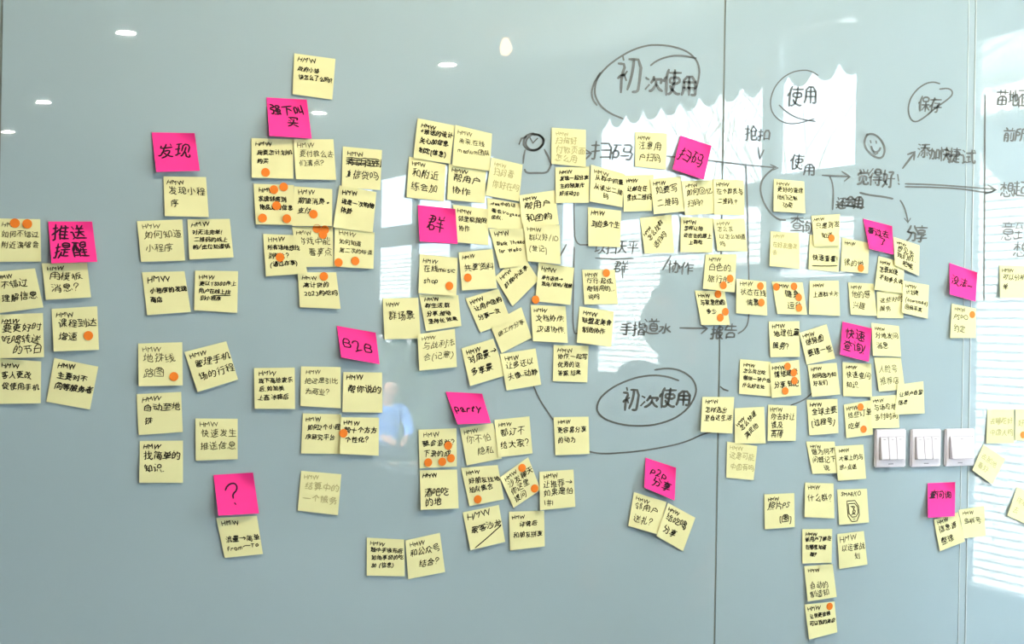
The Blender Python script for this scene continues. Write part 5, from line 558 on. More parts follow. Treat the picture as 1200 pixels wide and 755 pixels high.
# ---------------------------------------------------------------- marker writing on the glass
def crop(ox, oy, s, pts): return [(ox + pts[i] / s, oy + pts[i + 1] / s) for i in range(0, len(pts), 2)]
MARKS = [
('drawn_loop','grey marker loop circling the upper big four characters',2.0,[crop(680,30,4.719,[642,345,655,300,662,230,630,170,560,125,440,103,330,115,210,175,110,260,75,340,90,420,150,480,235,515]),crop(680,30,4.719,[390,220,420,195,480,172,550,162,640,180]),crop(680,30,4.719,[110,262,66,335,62,400,92,440])],[]),
('marker_writing','upper one of the two big four-character marker headings',3.0,[],[('初',722,66,751,110),('次',755,90,776,108),('使',777,82,797,112),('用',798,90,815,113)]),
('drawn_loop','grey marker loop circling the lower big four characters',2.0,[crop(680,360,3.775,[435,325,380,305,300,300,200,325,110,375,70,430,80,480,150,515,260,530,370,515,460,470,510,400,515,340,470,290,400,268,330,278])],[]),
('marker_writing','lower one of the two big four-character marker headings, below the silhouette reflection',2.8,[],[('初',729,455,748,482),('次',750,464,771,478),('使',772,455,791,478),('用',792,459,808,476)]),
('drawn_loop','thin marker loop round two characters on the bright scalloped reflection',1.4,[crop(840,30,4.719,[560,275,520,250,470,245,400,262,340,310,305,370,293,440,315,500,370,540,440,545,540,515]),crop(840,30,4.719,[345,440,400,490,470,520,545,530])],[]),
('marker_writing','two marker characters inside the thin loop on the bright reflection',2.2,[],[('使',922,102,940,125),('用',942,102,956,122)]),
('marker_writing','two marker characters above the yellow note between the round bracket lines',1.9,[],[('使',926,181,941,199),('用',941,193,954,206)]),
('marker_writing','small two-character marker writing beside the gap in the scalloped reflection',2.0,[],[('抢',873,147,887,165),('扣',888,152,902,165)]),
('drawn_arrow','small downward marker arrow tip under two small characters',2.0,[[(888.5,173),(890.5,186)],[(895,176),(890.5,186)]],[]),
('marker_writing','two marker characters right of the nearly blank note by the drawn figure',2.2,[],[('扫',692,166,716,187),('码',716,170,742,188)]),
('drawn_arrow','small marker arrow head at the edge of a nearly blank note',2.4,[[(687,176),(693,180),(687,186)],[(687,180),(692,180)]],[]),
('drawn_arrow','long marker arrow from the turned pink note to the bracket line',1.6,[[(781,183),(830,188),(870,193),(909,196.5)],[(903,193),(912,197),(903,200)]],[]),
('drawn_line','round marker bracket line left of the note beside written characters',1.9,[crop(860,170,4.719,[220,130,170,170,145,220,150,280,180,350,235,410,285,415])],[]),
('drawn_line','short bent marker line right of two written characters',1.6,[crop(890,180,4.719,[385,120,405,160,410,240,405,310])],[]),
('marker_writing','brownish marker characters on the lower bright pane, partly behind notes',1.6,[],[('查',926,253,941,271),('询',939,259,951,274)]),
('drawn_arrow','short marker arrow pointing at the exclaimed words under the smiling face',2.2,[[(964,205.5),(995,207)],[(987,201),(996,207),(990,212)]],[]),
('marker_writing','exclaimed marker words right below the smiling face',2.3,[[(1052,205),(1053,212)],[(1053,215),(1053.5,216)]],[('觉',1005,199,1018,217),('得',1018,198,1033,218),('好',1034,200,1048,220)]),
('drawn_line','marker stroke underlining the exclaimed words',2.2,[[(1008,226),(1020,229),(1035,230.5),(1046,233)]],[]),
('marker_writing','dense three-character marker writing above the bent pink note',2.2,[[(980,240),(1012,243)]],[('还',980,232,991,245),('会',990,230,1002,243),('用',1000,231,1011,245)]),
('drawn_arrow','curved marker arrow pointing down to two characters beside the bent pink note',1.7,[[(1055,235),(1059,241),(1062,250),(1064,260)],[(1060,256),(1064,261),(1067,256)]],[]),
('marker_writing','two marker characters at the tip of the curved down arrow',2.2,[],[('分',1062,265,1075,283),('享',1073,265,1086,284)]),
('drawn_smiley','smiling face drawn in a marker circle',2.2,[crop(990,60,3.595,[95,350,82,375,85,405,105,430,130,448,155,452,168,430,168,405,155,375,130,352,105,347,92,355]),crop(990,60,3.595,[108,378,110,385]),crop(990,60,3.595,[132,380,133,387]),crop(990,60,3.595,[112,402,118,420,132,428,146,418,150,408]),crop(990,60,3.595,[122,422,128,436,138,430])],[]),
('drawn_arrow','short upward marker arrow to the right of the smiling face',2.4,[[(1058,197),(1071,180)],[(1064,181),(1072,178),(1071,187)]],[]),
('marker_writing','five-character marker line at the tip of the short upward arrow',2.1,[],[('添',1075,169,1090,185),('加',1089,174,1101,187),('快',1101,173,1113,189),('捷',1112,174,1125,191),('试',1126,176,1143,193)]),
('drawn_arrow','long double marker arrow reaching across the glass edge to the right',1.8,[[(1061,215.5),(1095,216.5),(1130,219),(1166,222)],[(1061,219),(1095,219.5),(1130,221.5),(1160,227),(1166,222)],[(1158,217),(1168,222.5),(1155,227)]],[]),
('drawn_loop','marker loop drawn round two characters beside the glass edge',1.7,[crop(990,60,3.595,[400,137,370,128,330,140,290,175,268,220,268,270,290,303,330,285,380,240,440,200,458,175,440,155,400,160])],[]),
('marker_writing','two marker characters in the loop beside the glass edge',2.0,[],[('保',1076,113,1089,131),('存',1089,115,1103,132)]),
('drawn_line','thin upright marker line right of the glass edge',1.6,[[(1154.5,112),(1154,200),(1153.5,300),(1153,352)]],[]),
('marker_writing','marker characters at the right picture edge over the reflected roof',2.0,[],[('苗',1168,106,1181,124),('地',1182,106,1193,124),('面',1193,106,1208,126)]),
('marker_writing','marker characters at the right picture edge, second line down',2.0,[],[('前',1176,150,1189,166),('所',1189,151,1203,166)]),
('marker_writing','marker characters at the tip of the long double arrow',2.0,[],[('想',1172,214,1187,231),('起',1187,213,1203,231)]),
('marker_writing','brownish marker characters on reflected bricks above a right edge note',1.6,[],[('意',1173,260,1189,282),('到',1188,260,1206,282),('想',1187,284,1205,301)]),
('drawn_figure','marker figure with round scribbled head and rounded body',2.2,[crop(600,120,4.719,[120,172,80,180,62,215,70,250,110,270,150,260,180,225,170,190,130,172,95,185,72,220,85,255,125,268,165,245,178,205,150,178,120,180]),crop(600,120,4.719,[100,195,115,225,140,200]),crop(600,120,4.719,[40,230,52,200,80,190]),crop(600,120,4.719,[72,265,65,300,62,335]),crop(600,120,4.719,[70,372,80,392,130,390,190,392,206,370,215,345]),crop(600,120,4.719,[180,262,200,300,216,345])],[]),
('drawn_line','bent marker line running down right of the drawn figure',1.6,[[(672.5,238),(673,262),(673.8,287),(689,287)],[(673,290),(672,330),(671,391),(677,391)]],[]),
('drawn_line','short slash of marker beside the slash-lettered note',2.0,[[(663.5,287),(656.5,300)]],[]),
('marker_writing','brownish marker line of characters on the reflected window pane',1.5,[[(698,302.5),(720,304),(742,303)]],[('以',697,284,709,298),('扫',710,284,722,298),('天',723,283,734,297),('平',735,283,748,298)]),
('marker_writing','single brownish marker character below an underlined marker line',1.5,[[(729,312),(730,326)]],[('群',719,306,736,320)]),
('marker_writing','slash and two marker characters above the reflected head',1.9,[[(786,300),(777,316)]],[('协',783,306,797,320),('作',797,308,812,322)]),
('marker_writing','faint marker line of characters crossing the reflected head, before an arrow',1.9,[],[('手',727,379,741,393),('指',741,378,756,394),('道',754,374,772,392),('水',772,380,786,391)]),
('drawn_arrow','marker arrow between the reflected head and two characters at the glass joint',2.0,[[(797,384.5),(828,385)],[(822,381),(829,385),(822,391)]],[]),
('marker_writing','two marker characters below a three-dotted note at the glass joint',2.0,[],[('报',833,383,847,398),('告',849,380,863,397)]),
('drawn_line','long upright marker line with a hooked foot through a two-dotted note',1.6,[[(874,192),(876,240),(877,300),(878,350),(877.5,378),(872,387),(865,391)]],[]),
('drawn_line','diagonal marker line joining two notes below the central cluster',1.5,[[(625.5,453),(632,468),(640,480),(648,492)]],[]),
('drawn_line','long sagging marker curve below the lower looped heading',1.7,[[(689,529),(702,532),(722,531.5),(750,529),(780,524),(805,518),(823,509),(835,506)]],[]),
('drawn_line','tiny marker tick on the glass joint beside the lower loop',2.0,[[(844.5,453.5),(848,456.5),(853,458)]],[]),
('drawn_line','faint marker curve between the arc-dotted note and its right neighbour',1.4,[[(927,475),(938,471),(947,465.5),(953,459)]],[]),
]

MARK_CAT = dict(drawn_loop='drawing', drawn_arrow='drawing', drawn_line='drawing', drawn_smiley='drawing', drawn_figure='drawing', marker_writing='handwriting')
for k, (name, label, w, lines, chars) in enumerate(MARKS):
    rnd = random.Random(100 + k); vs, fs = [], []
    strokes = [smooth_line(smooth_line(l)) if len(l) > 3 else l for l in lines]
    for ch, x0, y0, x1, y1 in chars:
        g = GLYPHS[ch]; st = [decode(s) for s in g[3]]
        wx = max(p[0] for s in st for p in s); wy = max(p[1] for s in st for p in s); sl = rnd.uniform(.05, .16)
        for s in st:
            strokes.append(smooth_line([(x0 + (x1-x0)*(p[0]/wx + sl*(p[1]/wy - .5)) + rnd.uniform(-.3, .3), y1 - (y1-y0)*p[1]/wy + rnd.uniform(-.3, .3)) for p in s]))
    for s in strokes:
        v, f = ribbon(s, w * 1.08, 8.0); n = len(vs)
        vs += v; fs += [tuple(i + n for i in q) for q in f]
    o = mesh_obj(name, [at(p[0], p[1], .0007) for p in vs], fs, M['marker'])
    tag(o, label, MARK_CAT[name])

# ---------------------------------------------------------------- sticky notes
# Sticky notes in stacking order.  (corner pixels TL TR BR BL as sighted in the 1200x755 frame, colour, pen, lines, dots, label)
# pen: b = broad, m = medium, f = fine, g = ghost (pencil-faint).  A leading ~ in a line means no heading style.
NOTES = [
((-4,256,47.2,257,48.2,306.6,-3,307),'y','f',['HMW','如何不错过','附近演唱会'],[(17.5,261.6),(32,262.4)],'yellow note cut by the left picture edge, two orange dots along its top'),
((49,308.7,102,308,106.7,348.5,53.8,351.6),'y','m',['HMW','用模板','消息?'],[],'yellow note tucked under the pink header near the left picture edge'),
((56.4,259.7,108,259.7,114,306.9,60.4,308.7),'p','b',['推送','提醒'],[],'pink header note with two lines, nearest to the left picture edge'),
((-9,319,41,314.6,50.9,360.4,0,367),'y','m',['HMW','不错过','理解信息'],[],'yellow note cut by the left picture edge, second one down, tilted upward'),
((-3,369,50.3,367,51.6,418.7,-2,420),'y','m',['HMW','要更好时','吃喝转送','  的节日'],[],'yellow note cut by the left picture edge, third one down, three lines'),
((60.4,362.2,113.9,359,116,410,63,412),'y','m',['HMW','课程到达','增速'],[(103.6,393.5)],'yellow note with one orange dot at lower right, second below the leftmost pink header'),
((-4,420,48.2,423.7,47.7,472.7,-3,473.5),'y','m',['HMW','客人更改','促使用手机'],[],'yellow note cut by the left picture edge, lowest one there'),
((63.6,419.7,115.2,429.8,105.4,480.1,54.3,470.9),'y','b',['HMW','主要对不','同等服务者'],[],'clockwise-tilted yellow note, lowest in the column under the leftmost pink header'),
((177.8,155.2,228.1,156,234.2,200.2,183.1,201.5),'p','b',['发现'],[],'pink note with two big characters, standing alone at upper left'),
((191.6,206.8,241.4,207.6,244.6,254.5,193.2,253.2),'y','m',['HMW','发现小程','序'],[],'yellow note directly below the upper left pink note with two characters'),
((160.6,259.3,213.6,257.2,216.8,305.4,165.4,307),'y','f',['HMW','如何知道','小程序'],[],'yellow note with thin writing, left one of the first pair in the upper left column'),
((219.7,257.2,269.2,256.6,273.7,301.7,222,304.3),'y','m',['HMW','对无法完单!','二维码的线上','购/定位知道销'],[],'yellow note with three dense lines, right one of the first pair at upper left'),
((166.4,319.1,216.2,318,223.6,365.7,172.5,369.4),'y','b',['HMW','小程序的发现','商店'],[],'yellow note with a large bold heading, left one of the second pair at upper left'),
((228.7,317.2,279,318,278,366.8,227.4,363.6),'y','m',['HMW','更以TS300件上','用户在线上找','到小程序'],[],'yellow note with an underlined middle line, right one of the second pair at upper left'),
((161.9,402.8,213.6,401.2,214.1,451.8,162.5,452.8),'y','f',['HMW','地铁线','路图'],[(203.8,441.5)],'yellow note with big thin characters and an orange dot at lower right, left column'),
((216.2,412.6,265.2,400.1,279,444.9,231.6,459.5),'y','m',['HMW','管理手机','场的行程'],[],'yellow note tilted counterclockwise, right beside the dotted note of big thin characters'),
((160.1,462.1,212.3,459.5,214.2,506.5,162.5,510),'y','m',['HMW','自动至地','铁'],[],'yellow note second from the bottom of the left column'),
((164,517,214.4,516.6,214.4,566,163.2,566),'y','b',['HMW','找简单的','知识.'],[],'yellow note at the bottom of the left column'),
((229,490.6,278.5,491,278.5,538.3,229.5,540),'y','f',['HMW','快速发生','推送信息'],[],'yellow note above the pink question mark note'),
((253.3,607.2,301,604.5,308.1,649.5,263.4,654),'y','m',['HMW','','流量→简单','From—To'],[],'yellow note with curled bottom corner hanging below the pink question mark note'),
((250.1,556.8,296.5,554,303.6,601.9,256,604.5),'p','b',['?'],[],'pink note with a single question mark'),
((344.9,62.5,393.1,69.1,389.4,116.8,342.8,110.2),'y','m',['HMW','政府小部','该怎么了么吗?'],[],'topmost yellow note on the whole wall, above a pink header'),
((294.6,161.9,343.6,163.2,343.6,209.5,295.1,208.2),'y','m',['HMW','我要怎计划机','购买'],[(311.3,202.1)],'yellow note with one orange dot at the bottom, just below the highest pink header'),
((343.6,163.2,390.7,163.2,393.9,210.9,346.8,210),'y','f',['HMW','要付款么去','们清点?'],[],'yellow note without dots to the lower right of the highest pink header'),
((312.3,114.2,359.5,116.8,365.3,162.4,315.8,159.2),'p','b',['强下叫','  买'],[],'highest pink header note, with two lines, below the topmost yellow note'),
((401.9,171.7,447.7,175.9,445.6,222.8,400.5,219.6),'y','m',['HMW','####','●信贷吗'],[],'yellow note whose first line is scribbled out'),
((342.3,266,389.9,266,390.7,312.6,350,313),'y','f',['HMW','游戏中能','  看享点'],[(371.4,268),(380.7,269.4),(378.5,275)],'yellow note with a clump of three orange dots at its top'),
((344.9,218.5,389.4,221.7,389.1,264.9,342.5,265),'y','m',['HMW','期望消费。','支付'],[(367.4,251.1)],'yellow note with one orange dot beside its second line, between dotted neighbours'),
((297.2,215.4,344.5,217,343.6,263.6,299.9,263),'y','b',['HMW','发现邻居到','物品支付信息'],[(321.1,222.3),(332.5,219.1),(324.2,241.1),(307.8,255.6),(336.2,256.4)],'yellow note with five orange dots scattered over bold writing'),
((392.6,264.9,438.9,272.8,437.6,315.2,391.3,312.6),'y','f',['HMW','如何知道','第二次的味道'],[(396.8,307.8),(416.4,306)],'yellow note with two orange dots along its bottom edge, upper centre left group'),
((397.9,217.2,441.1,225.2,436.8,272.8,390.5,266.2),'y','b',['HMW','说是一次购物','体验'],[],'yellow note below the one with a scribbled out line'),
((308.3,274.2,352,276,360.3,320.5,311.8,324),'y','m',['HMW','所有场地想找','到吃么?','(通过存享)'],[(328.2,301.7)],'yellow note with one orange dot in its middle and a bracketed last line'),
((348.9,319.2,393.9,319.2,399.2,362.1,351.5,360.3),'y','m',['HMW','高计贷的','2023购吃吗'],[(379.6,324)],'yellow note with one orange dot at its top, lowest of the upper left cluster'),
((394.7,381.9,440.3,390,444.8,427,400,419),'p','b',['B2B'],[],'pink note lettered B2B'),
((297.7,431.5,345.4,430.9,345.7,479.4,298.5,479.1),'y','m',['HMW','我下商给家乐','后.如加美','上面.冰箱后'],[],'yellow note with three dense lines, left end of the row below the B2B note'),
((352.8,429.6,399.2,430.4,399.2,478.6,352.1,476),'y','f',['HMW','把这是引比','为商业?'],[],'middle yellow note in the row of three below the B2B note'),
((402.4,436.2,447.7,436.8,448.2,483.9,401.3,483.1),'y','b',['HMW','帮你说的'],[],'yellow note with one bold line right below the B2B note'),
((355,484.7,400,485.8,398.7,532.1,352.8,531.6),'y','m',['HMW','如何2个小程','序研究平台'],[],'left yellow note of the lower pair below the B2B note'),
((399.2,489.2,444.2,489.7,443.7,534.2,398.4,532.1),'y','b',['HMW','帮十个方方','个性化?'],[(402.6,508)],'yellow note with an orange dot on its left edge, lower pair below B2B'),
((353,552,400,556,396,604,349,598.5),'y','g',['HMW','结算中的','一个服务'],[],'nearly blank yellow note between the question mark note and the lower pair under B2B'),
((479.5,183.6,522.3,193.1,520.4,236.1,476.4,231.3),'y','m',['HMW','和附近','练会加'],[],'yellow note directly above the pink note with one big character'),
((489.5,138.6,532.9,147.1,527.6,192,484.4,185.3),'y','b',['HMW','*推送的设计','关心加信息','制定(信息)'],[],'yellow note at the top left corner of the central cluster, three bold lines'),
((526.2,192,569.6,200.5,568.1,238.2,524,234),'y','b',['HMW','帮用户','协作'],[],'yellow note with two short bold lines, second row of the central cluster'),
((533.6,146.5,576.6,156.7,573.8,200.5,530,194.2),'y','f',['HMW','未来.在线','medium团队'],[],'second yellow note in the top row of the central cluster, thin pen'),
((571,232,610,238.7,612,270.5,572,267),'y','m',['idea中的话','看会Vogaad','团队.'],[],'yellow note without heading under the nearly blank one in the central cluster'),
((576,184.6,612.4,193.1,608.2,236.1,569.2,229.1),'y','g',['HMW','扫码看','你好在吗'],[],'nearly blank yellow note in the second row of the central cluster'),
((530.9,240,572,245,572.5,287.5,536,284),'y','m',['HMW','邻里能跟限','协作'],[],'yellow note partly behind the pink note with one big character'),
((489.5,240.4,533.6,245,536.4,285.9,491.9,282.9),'p','b',['群'],[],'pink note with one big character in the central cluster'),
((608.5,229,650,223,655,263,612,268),'y','b',['HMW','帮用户','和团购'],[],'yellow note with two bold lines below the drawn figure'),
((580,325,611,296,631.5,328,600.7,359.2),'y','m',['HMW','群聊中送享'],[],'yellow note turned far counterclockwise in the middle of the central cluster'),
((573.2,268,615,268,619,311,586,314.7),'y','m',['HMW','Slack Thread','for Weibo'],[],'yellow note with two lines of Latin lettering'),
((613.4,262.1,655.8,263.8,656.9,309.8,618.3,306.2),'y','f',['HMW','群以好/ID','(登记)'],[],'yellow note with a slash in its first line, right of the Latin lettered one'),
((448.5,350,490,349,493,396.7,450.6,397.7),'y','m',['HMW','群场景.'],[],'yellow note with a single line at the left end of the central cluster'),
((489.2,392,533,385.5,535.4,430.3,491.5,434.5),'y','f',['HMW','与战利法','合(记意)'],[],'yellow note with thin writing at the lower left of the central cluster'),
((491,345,537,346,540.7,382.3,499.3,388.2),'y','b',['HMW','群生活.群','分享.推动','坚持长.效果.'],[],'yellow note with three bold lines under the one naming a music shop'),
((491.9,298.1,536.4,302.4,534.7,346.9,490.4,343.7),'y','m',['HMW','在线music','shop'],[(526.7,335.2)],'yellow note with the words music and shop and one orange dot'),
((537.5,296,577,292,582.5,338,541.5,340.5),'y','m',['HMW','共享资料'],[(548.3,325.5)],'yellow note with one line above one orange dot, right of the music shop note'),
((540.7,408.5,578,397,593,440,551,452.5),'y','b',['HMW','对周景→','多享景'],[],'counterclockwise-tilted yellow note with an arrow, lower left of the central cluster'),
((586,415,627.6,408.6,634.2,451,593.7,457.8),'y','m',['HMW','让多还以','头像-动静'],[],'tilted yellow note at the bottom middle of the central cluster'),
((574,380,611,360,623,396,588,414),'y','f',['','做工作分享'],[],'tilted yellow note with one thin line, below the tilted bold two-line note'),
((545.5,350,584,338.4,599,376,562.9,389.9),'y','b',['HMW','让用户团购','分享一次'],[],'counterclockwise-tilted yellow note with two bold lines in the central cluster'),
((631.5,307.7,672.8,314,668.5,357.5,627.2,353.2),'y','m',['HMW','协作选择→','双向/说明/视频'],[(627.8,351.3)],'yellow note with an orange dot on its lower left corner, central cluster'),
((621.9,357.5,662.8,359.2,665.4,402,624.7,399.9),'y','m',['HMW','文档协作.','汉语协作.'],[],'yellow note with two even lines below the one with a corner dot'),
((682.3,316.2,720.5,316.2,724,356.4,685,357),'y','m',['HMW','行行-起成.','帮销用的...','说吗'],[(710.7,320)],'yellow note with an orange dot at upper right, over the bright window reflection'),
((679.1,359.2,719.4,365.3,716.2,406.6,676,401.6),'y','b',['HMW','联盟发美食','制他协作'],[],'yellow note left of the reflected head silhouette, below a dotted note'),
((648.8,404.4,689.7,405.4,688.2,448.2,648,446.8),'y','m',['HMW','协作.一起写','优秀的这','答案.结果'],[],'yellow note with three lines at the lower right of the central cluster'),
((539.2,501.7,578,496,588,537.5,547,545.6),'y','f',['HMW','你不怕','  隐私'],[],'tilted yellow note right under the pink party note'),
((522.2,459.3,565,461.5,575.2,495.8,536.4,497.5),'p','b',['party'],[],'pink note lettered party'),
((490.4,503.8,534.9,502.1,535.4,546.9,491.9,549),'y','m',['HMW','聚会游戏?','下录的成'],[(525.4,522.5),(528.6,537.3),(518.4,541.3),(501.9,542.2)],'yellow note with four orange dots, below the pink party note'),
((579.5,492.3,620.4,488.1,624,531.5,583.8,536.2),'y','m',['HMW','都订不','给大家?'],[],'third yellow note in the row just below the party note'),
((648.8,489.1,689.7,488.5,690.8,532.1,651,533.6),'y','m',['HMW','更容易分享','的动力'],[],'yellow note joined by drawn curves at both sides, right of the party group'),
((491.9,551.3,535.6,550.5,537.5,596,493.2,597.6),'y','b',['HMW','','酒吧吃','的地'],[],'yellow note below the one with four orange dots'),
((540.4,548.6,583.3,545.2,590.7,585.4,550.2,593.4),'y','m',['HMW','好朋友找地','组队集合'],[(560,585.4)],'yellow note with one orange dot at its lower left, party group'),
((586,559.7,619,536,633.6,574.3,601.9,595.5),'y','m',['HMW','沙发聊天','你这里','提问'],[(611.9,548.6),(626.5,572.7)],'strongly counterclockwise-tilted yellow note with two orange dots, party group'),
((632.3,553.1,672,550.5,674.2,594.2,632.8,598.1),'y','m',['HMW','让推荐→','如果是怕','1#1'],[],'yellow note with an arrow and a short last line, right end of the party group'),
((542.3,600.8,584.6,592,592,635.2,551.5,645),'y','b',['HMW','家客沙龙','__'],[],'yellow note with large bold lettering above a slanting underline'),
((596.6,600,637.6,598.7,638.4,640.5,597.9,645.3),'y','m',['HMW','  详情后','和朋友拼享'],[],'yellow note right of the one with a slanting underline'),
((430,630.3,473.7,632.5,474.3,675.6,429.8,674.8),'y','m',['HMW','题中手接布后','如他享链的吃','加 (信息)'],[],'left yellow note of the isolated pair at bottom centre left'),
((475.1,633.6,515.5,624.7,521.6,670.6,478.5,679),'y','m',['HMW','和公众号','  结合?'],[],'right, tilted yellow note of the isolated pair at bottom centre left'),
((650.9,196.3,690.7,195.2,690,237.6,651.3,238),'y','b',['HMW','发现一起分享','主的预算代','好活动20'],[],'yellow note below the nearly blank one beside the drawn figure'),
((646.6,149.7,686.5,152.2,686.5,195.9,646.2,192),'y','g',['HMW','扫描好','付款页面','怎么用'],[],'nearly blank yellow note between the drawn figure and the small arrow head'),
((730.3,205.8,766,204.8,763.9,247.1,731,248.2),'y','b',['HMW','让邮在任','里找二维码'],[],'yellow note with bold writing, third in the row below the scalloped reflection'),
((692.6,193.1,731.8,203.7,729.3,242.9,691.1,236.1),'y','m',['HMW','从群中抓量','从读出二维','   码'],[],'clockwise-tilted yellow note, second in the row below the scalloped reflection'),
((689,242.9,727.8,247.1,726.8,289.7,689.7,288.6),'y','b',['HMW','到位多个生'],[],'yellow note with one line near the top of a bent drawn line'),
((744.4,154.5,781.9,156.4,780.2,198.8,744.4,195.2),'y','m',['HMW','注意用','户扫码'],[],'yellow note left of the pink note on the bright scalloped reflection'),
((797.4,158.8,833.8,170.9,824.7,210.5,788.3,198.4),'p','b',['扫码'],[],'clockwise-turned pink note on the bright scalloped reflection'),
((761.8,210,797.8,206.9,802,247.8,766.4,251),'y','b',['HMW','如要写','二维码'],[],'yellow note below and left of the clockwise-turned pink note'),
((798.9,212.2,836,211.1,837,250.3,803,252.4),'y','m',['HMW','如何回忆','扫码?'],[],'yellow note straight below the clockwise-turned pink note'),
((836,210,872,211.5,872.4,252.4,837,251.4),'y','m',['HMW','在个群员与','二维码.?'],[],'yellow note below right of the clockwise-turned pink note, over the glass joint'),
((750.1,255.6,787,251.4,789.9,296.4,755.7,297.3),'y','m',['/HMW','/怎么找群','/选扫吗'],[],'yellow note written diagonally, below the row under the scalloped reflection'),
((827,298.3,863.1,298.3,861,342.8,823.9,338.5),'y','m',['HMW','白色的.','旅行的.'],[(855.9,326.5),(847.9,334.5)],'yellow note with two orange dots at lower right, right of the drawn slash'),
((798,254,836,256,834.5,296,797.4,295.5),'y','b',['HMW','怎样让他','去在去的路上','  上群吃'],[],'left yellow note of the overlapping pair crossing the glass joint'),
((835.6,257,872.6,256,875.8,294.7,840.9,294),'y','f',['HMW','怎么发','以怎么知道','吗'],[],'right yellow note of the overlapping pair at the glass joint'),
((814.4,340.7,849.3,341.3,855.3,380.9,822.2,380.9),'y','b',['HMW','与家里团圆','  多少'],[(841.5,344.9),(850.2,365.5),(844.2,372.4)],'yellow note with three orange dots along its right side, by the glass joint'),
((863.1,326.9,897.6,330.1,899.1,369.9,862.7,367.2),'y','m',['HMW','状态在线','  情景'],[(891.3,335.4),(892.4,354.6)],'yellow note with two orange dots on its right side, crossed by a long drawn line'),
((904.4,330.1,940.5,331.1,945.8,368.8,911.2,368.2),'y','b',['HMW','  健身','  运动'],[(910,336.4),(930.7,335.8),(936.2,348.7),(936.6,361)],'yellow note with four orange dots along its top and right side'),
((907,209.7,942.3,212.8,943.6,249.9,906.5,247.8),'y','m',['HMW','更好的管理','他们记账','  功能'],[],'yellow note between the drawn round bracket lines, below written characters'),
((903.1,271.1,936.6,273.2,937,315.2,901.7,311.8),'y','g',['HMW','在好友圈发','去'],[],'nearly blank yellow note, right of the long drawn vertical line'),
((949,275,984,278,982.6,318.8,947.6,315.6),'y','b',['','','快速查看!','__'],[],'yellow note with an underlined line, half covered by a dotted note'),
((951,253,984.3,251,983.5,287,954,289),'y','m',['HMW','只是到发','  知道'],[(974.6,279.2)],'yellow note with one orange dot overlapping an underlined note'),
((987,278.5,1018.8,284.9,1017.1,320.5,985.4,317.8),'y','m',['HMW','','很的地'],[(1009.1,314.4)],'yellow note with one orange dot at the bottom, left below a bent pink note'),
((1027.5,341.7,1060,338,1058.5,373,1028,372.6),'y','m',['','这些好的','服务'],[],'yellow note whose top is hidden under a bold one, right cluster'),
((1029.5,300.4,1060,308,1058,344,1025,339.6),'y','b',['HMW','怎要如便','不知多久说'],[],'yellow note with bold writing below the bent pink note, right cluster'),
((1011.4,256.3,1045.5,265,1047.2,298.5,1019,291.6),'p','b',['看过去','  了'],[],'bent pink note right below the drawn arrows and smiling face'),
((1047.3,277.7,1077.6,287.7,1077,323.3,1048.6,311),'y','b',['HMW','想见去','我们的..','  吧呢'],[],'slanting yellow note right of the bent pink note'),
((993.9,331.1,1023.6,332.6,1027.8,370.3,997.1,368.8),'y','m',['HMW','他的感','兴趣'],[],'yellow note left of the overlapped bold notes, right cluster'),
((1058.5,329,1088.6,334.3,1087.1,373.5,1056.8,366.5),'y','m',['HMW','计划是','(download)','回报率高'],[],'slanting yellow note at the right end of its row, with a bracketed Latin word'),
((949,329.5,982.9,329,984.4,370.3,948,368.5),'y','m',['HMW','上面群卡片'],[],'yellow note with one line, right of the note with four dots on its side'),
((901.1,377,936.7,376.5,937.3,418.3,902.8,418.7),'y','b',['HMW','地理位置','服务?'],[],'yellow note with two bold lines below the note with four side dots'),
((867.4,421,903.4,424.2,903.8,464.9,866.1,461.7),'y','m',['HMW','怎么找出吃','哪些一种户后','什么好去处'],[],'yellow note with three dense lines, left beside a note with orange dots down its side'),
((901.7,426.3,936.3,421.9,938.8,463.2,904.5,466.6),'y','b',['HMW','情绪健康','分享.知记'],[(923.1,429.5),(930.3,436.9),(931.2,446.2),(920.4,458.3)],'yellow note with four orange dots in an arc, below the two-line bold note'),
((852.2,517.7,887.4,523,883.1,562.8,851.2,560),'y','g',['HMW','这是可能','中国有吗'],[],'nearly blank yellow note hanging below the diagonally written one, right of the joint'),
((861,478.6,895.5,476.9,897.2,520,861.4,520),'y','m',['/HMW','/怎么快速','/满足他'],[],'yellow note written diagonally, in the row below the four-dot arc note'),
((823.3,465.3,860.4,465.5,858.3,508.3,821.2,506.2),'y','m',['HMW','怎样选出','至自这生活'],[],'yellow note over the glass joint at the end of the long drawn curve'),
((900.2,474.4,933.5,475.9,932.4,516.8,899.6,516.8),'y','m',['HMW','你去好让','提及__','再得'],[],'yellow note with a line ruled between its writing, right of the diagonal note'),
((946.5,427.8,980.4,425.3,984.6,462.3,951.8,465.3),'y','b',['HMW','如何因为知','好友们'],[],'yellow note under the counterclockwise-tilted one left of the slanted pink note'),
((937,390.3,968.7,380.1,978.9,420.4,945.4,427.4),'y','b',['HMW','做频图','要建一些'],[],'counterclockwise-tilted yellow note just left of the slanted two-line pink note'),
((1024.3,418.9,1055.6,418.9,1060.5,456.4,1030.2,459.1),'y','f',['','人脸号','推荐店'],[],'yellow note with thin writing, second below the right edge of the slanted pink note'),
((1021.3,378.6,1053.5,382.3,1056,418,1023,417),'y','m',['HMW','分地发问','消息'],[],'yellow note whose corner lies under the slanted two-line pink note'),
((987.4,377,1021.7,385,1018.1,424,984.6,415.7),'p','b',['快速','查询!'],[],'slanted pink note with two lines above the light switches'),
((987.4,424.6,1021,426.3,1021.7,465.3,988.2,464.4),'y','m',['HMW','快速查问','知识.'],[],'yellow note directly below the slanted two-line pink note'),
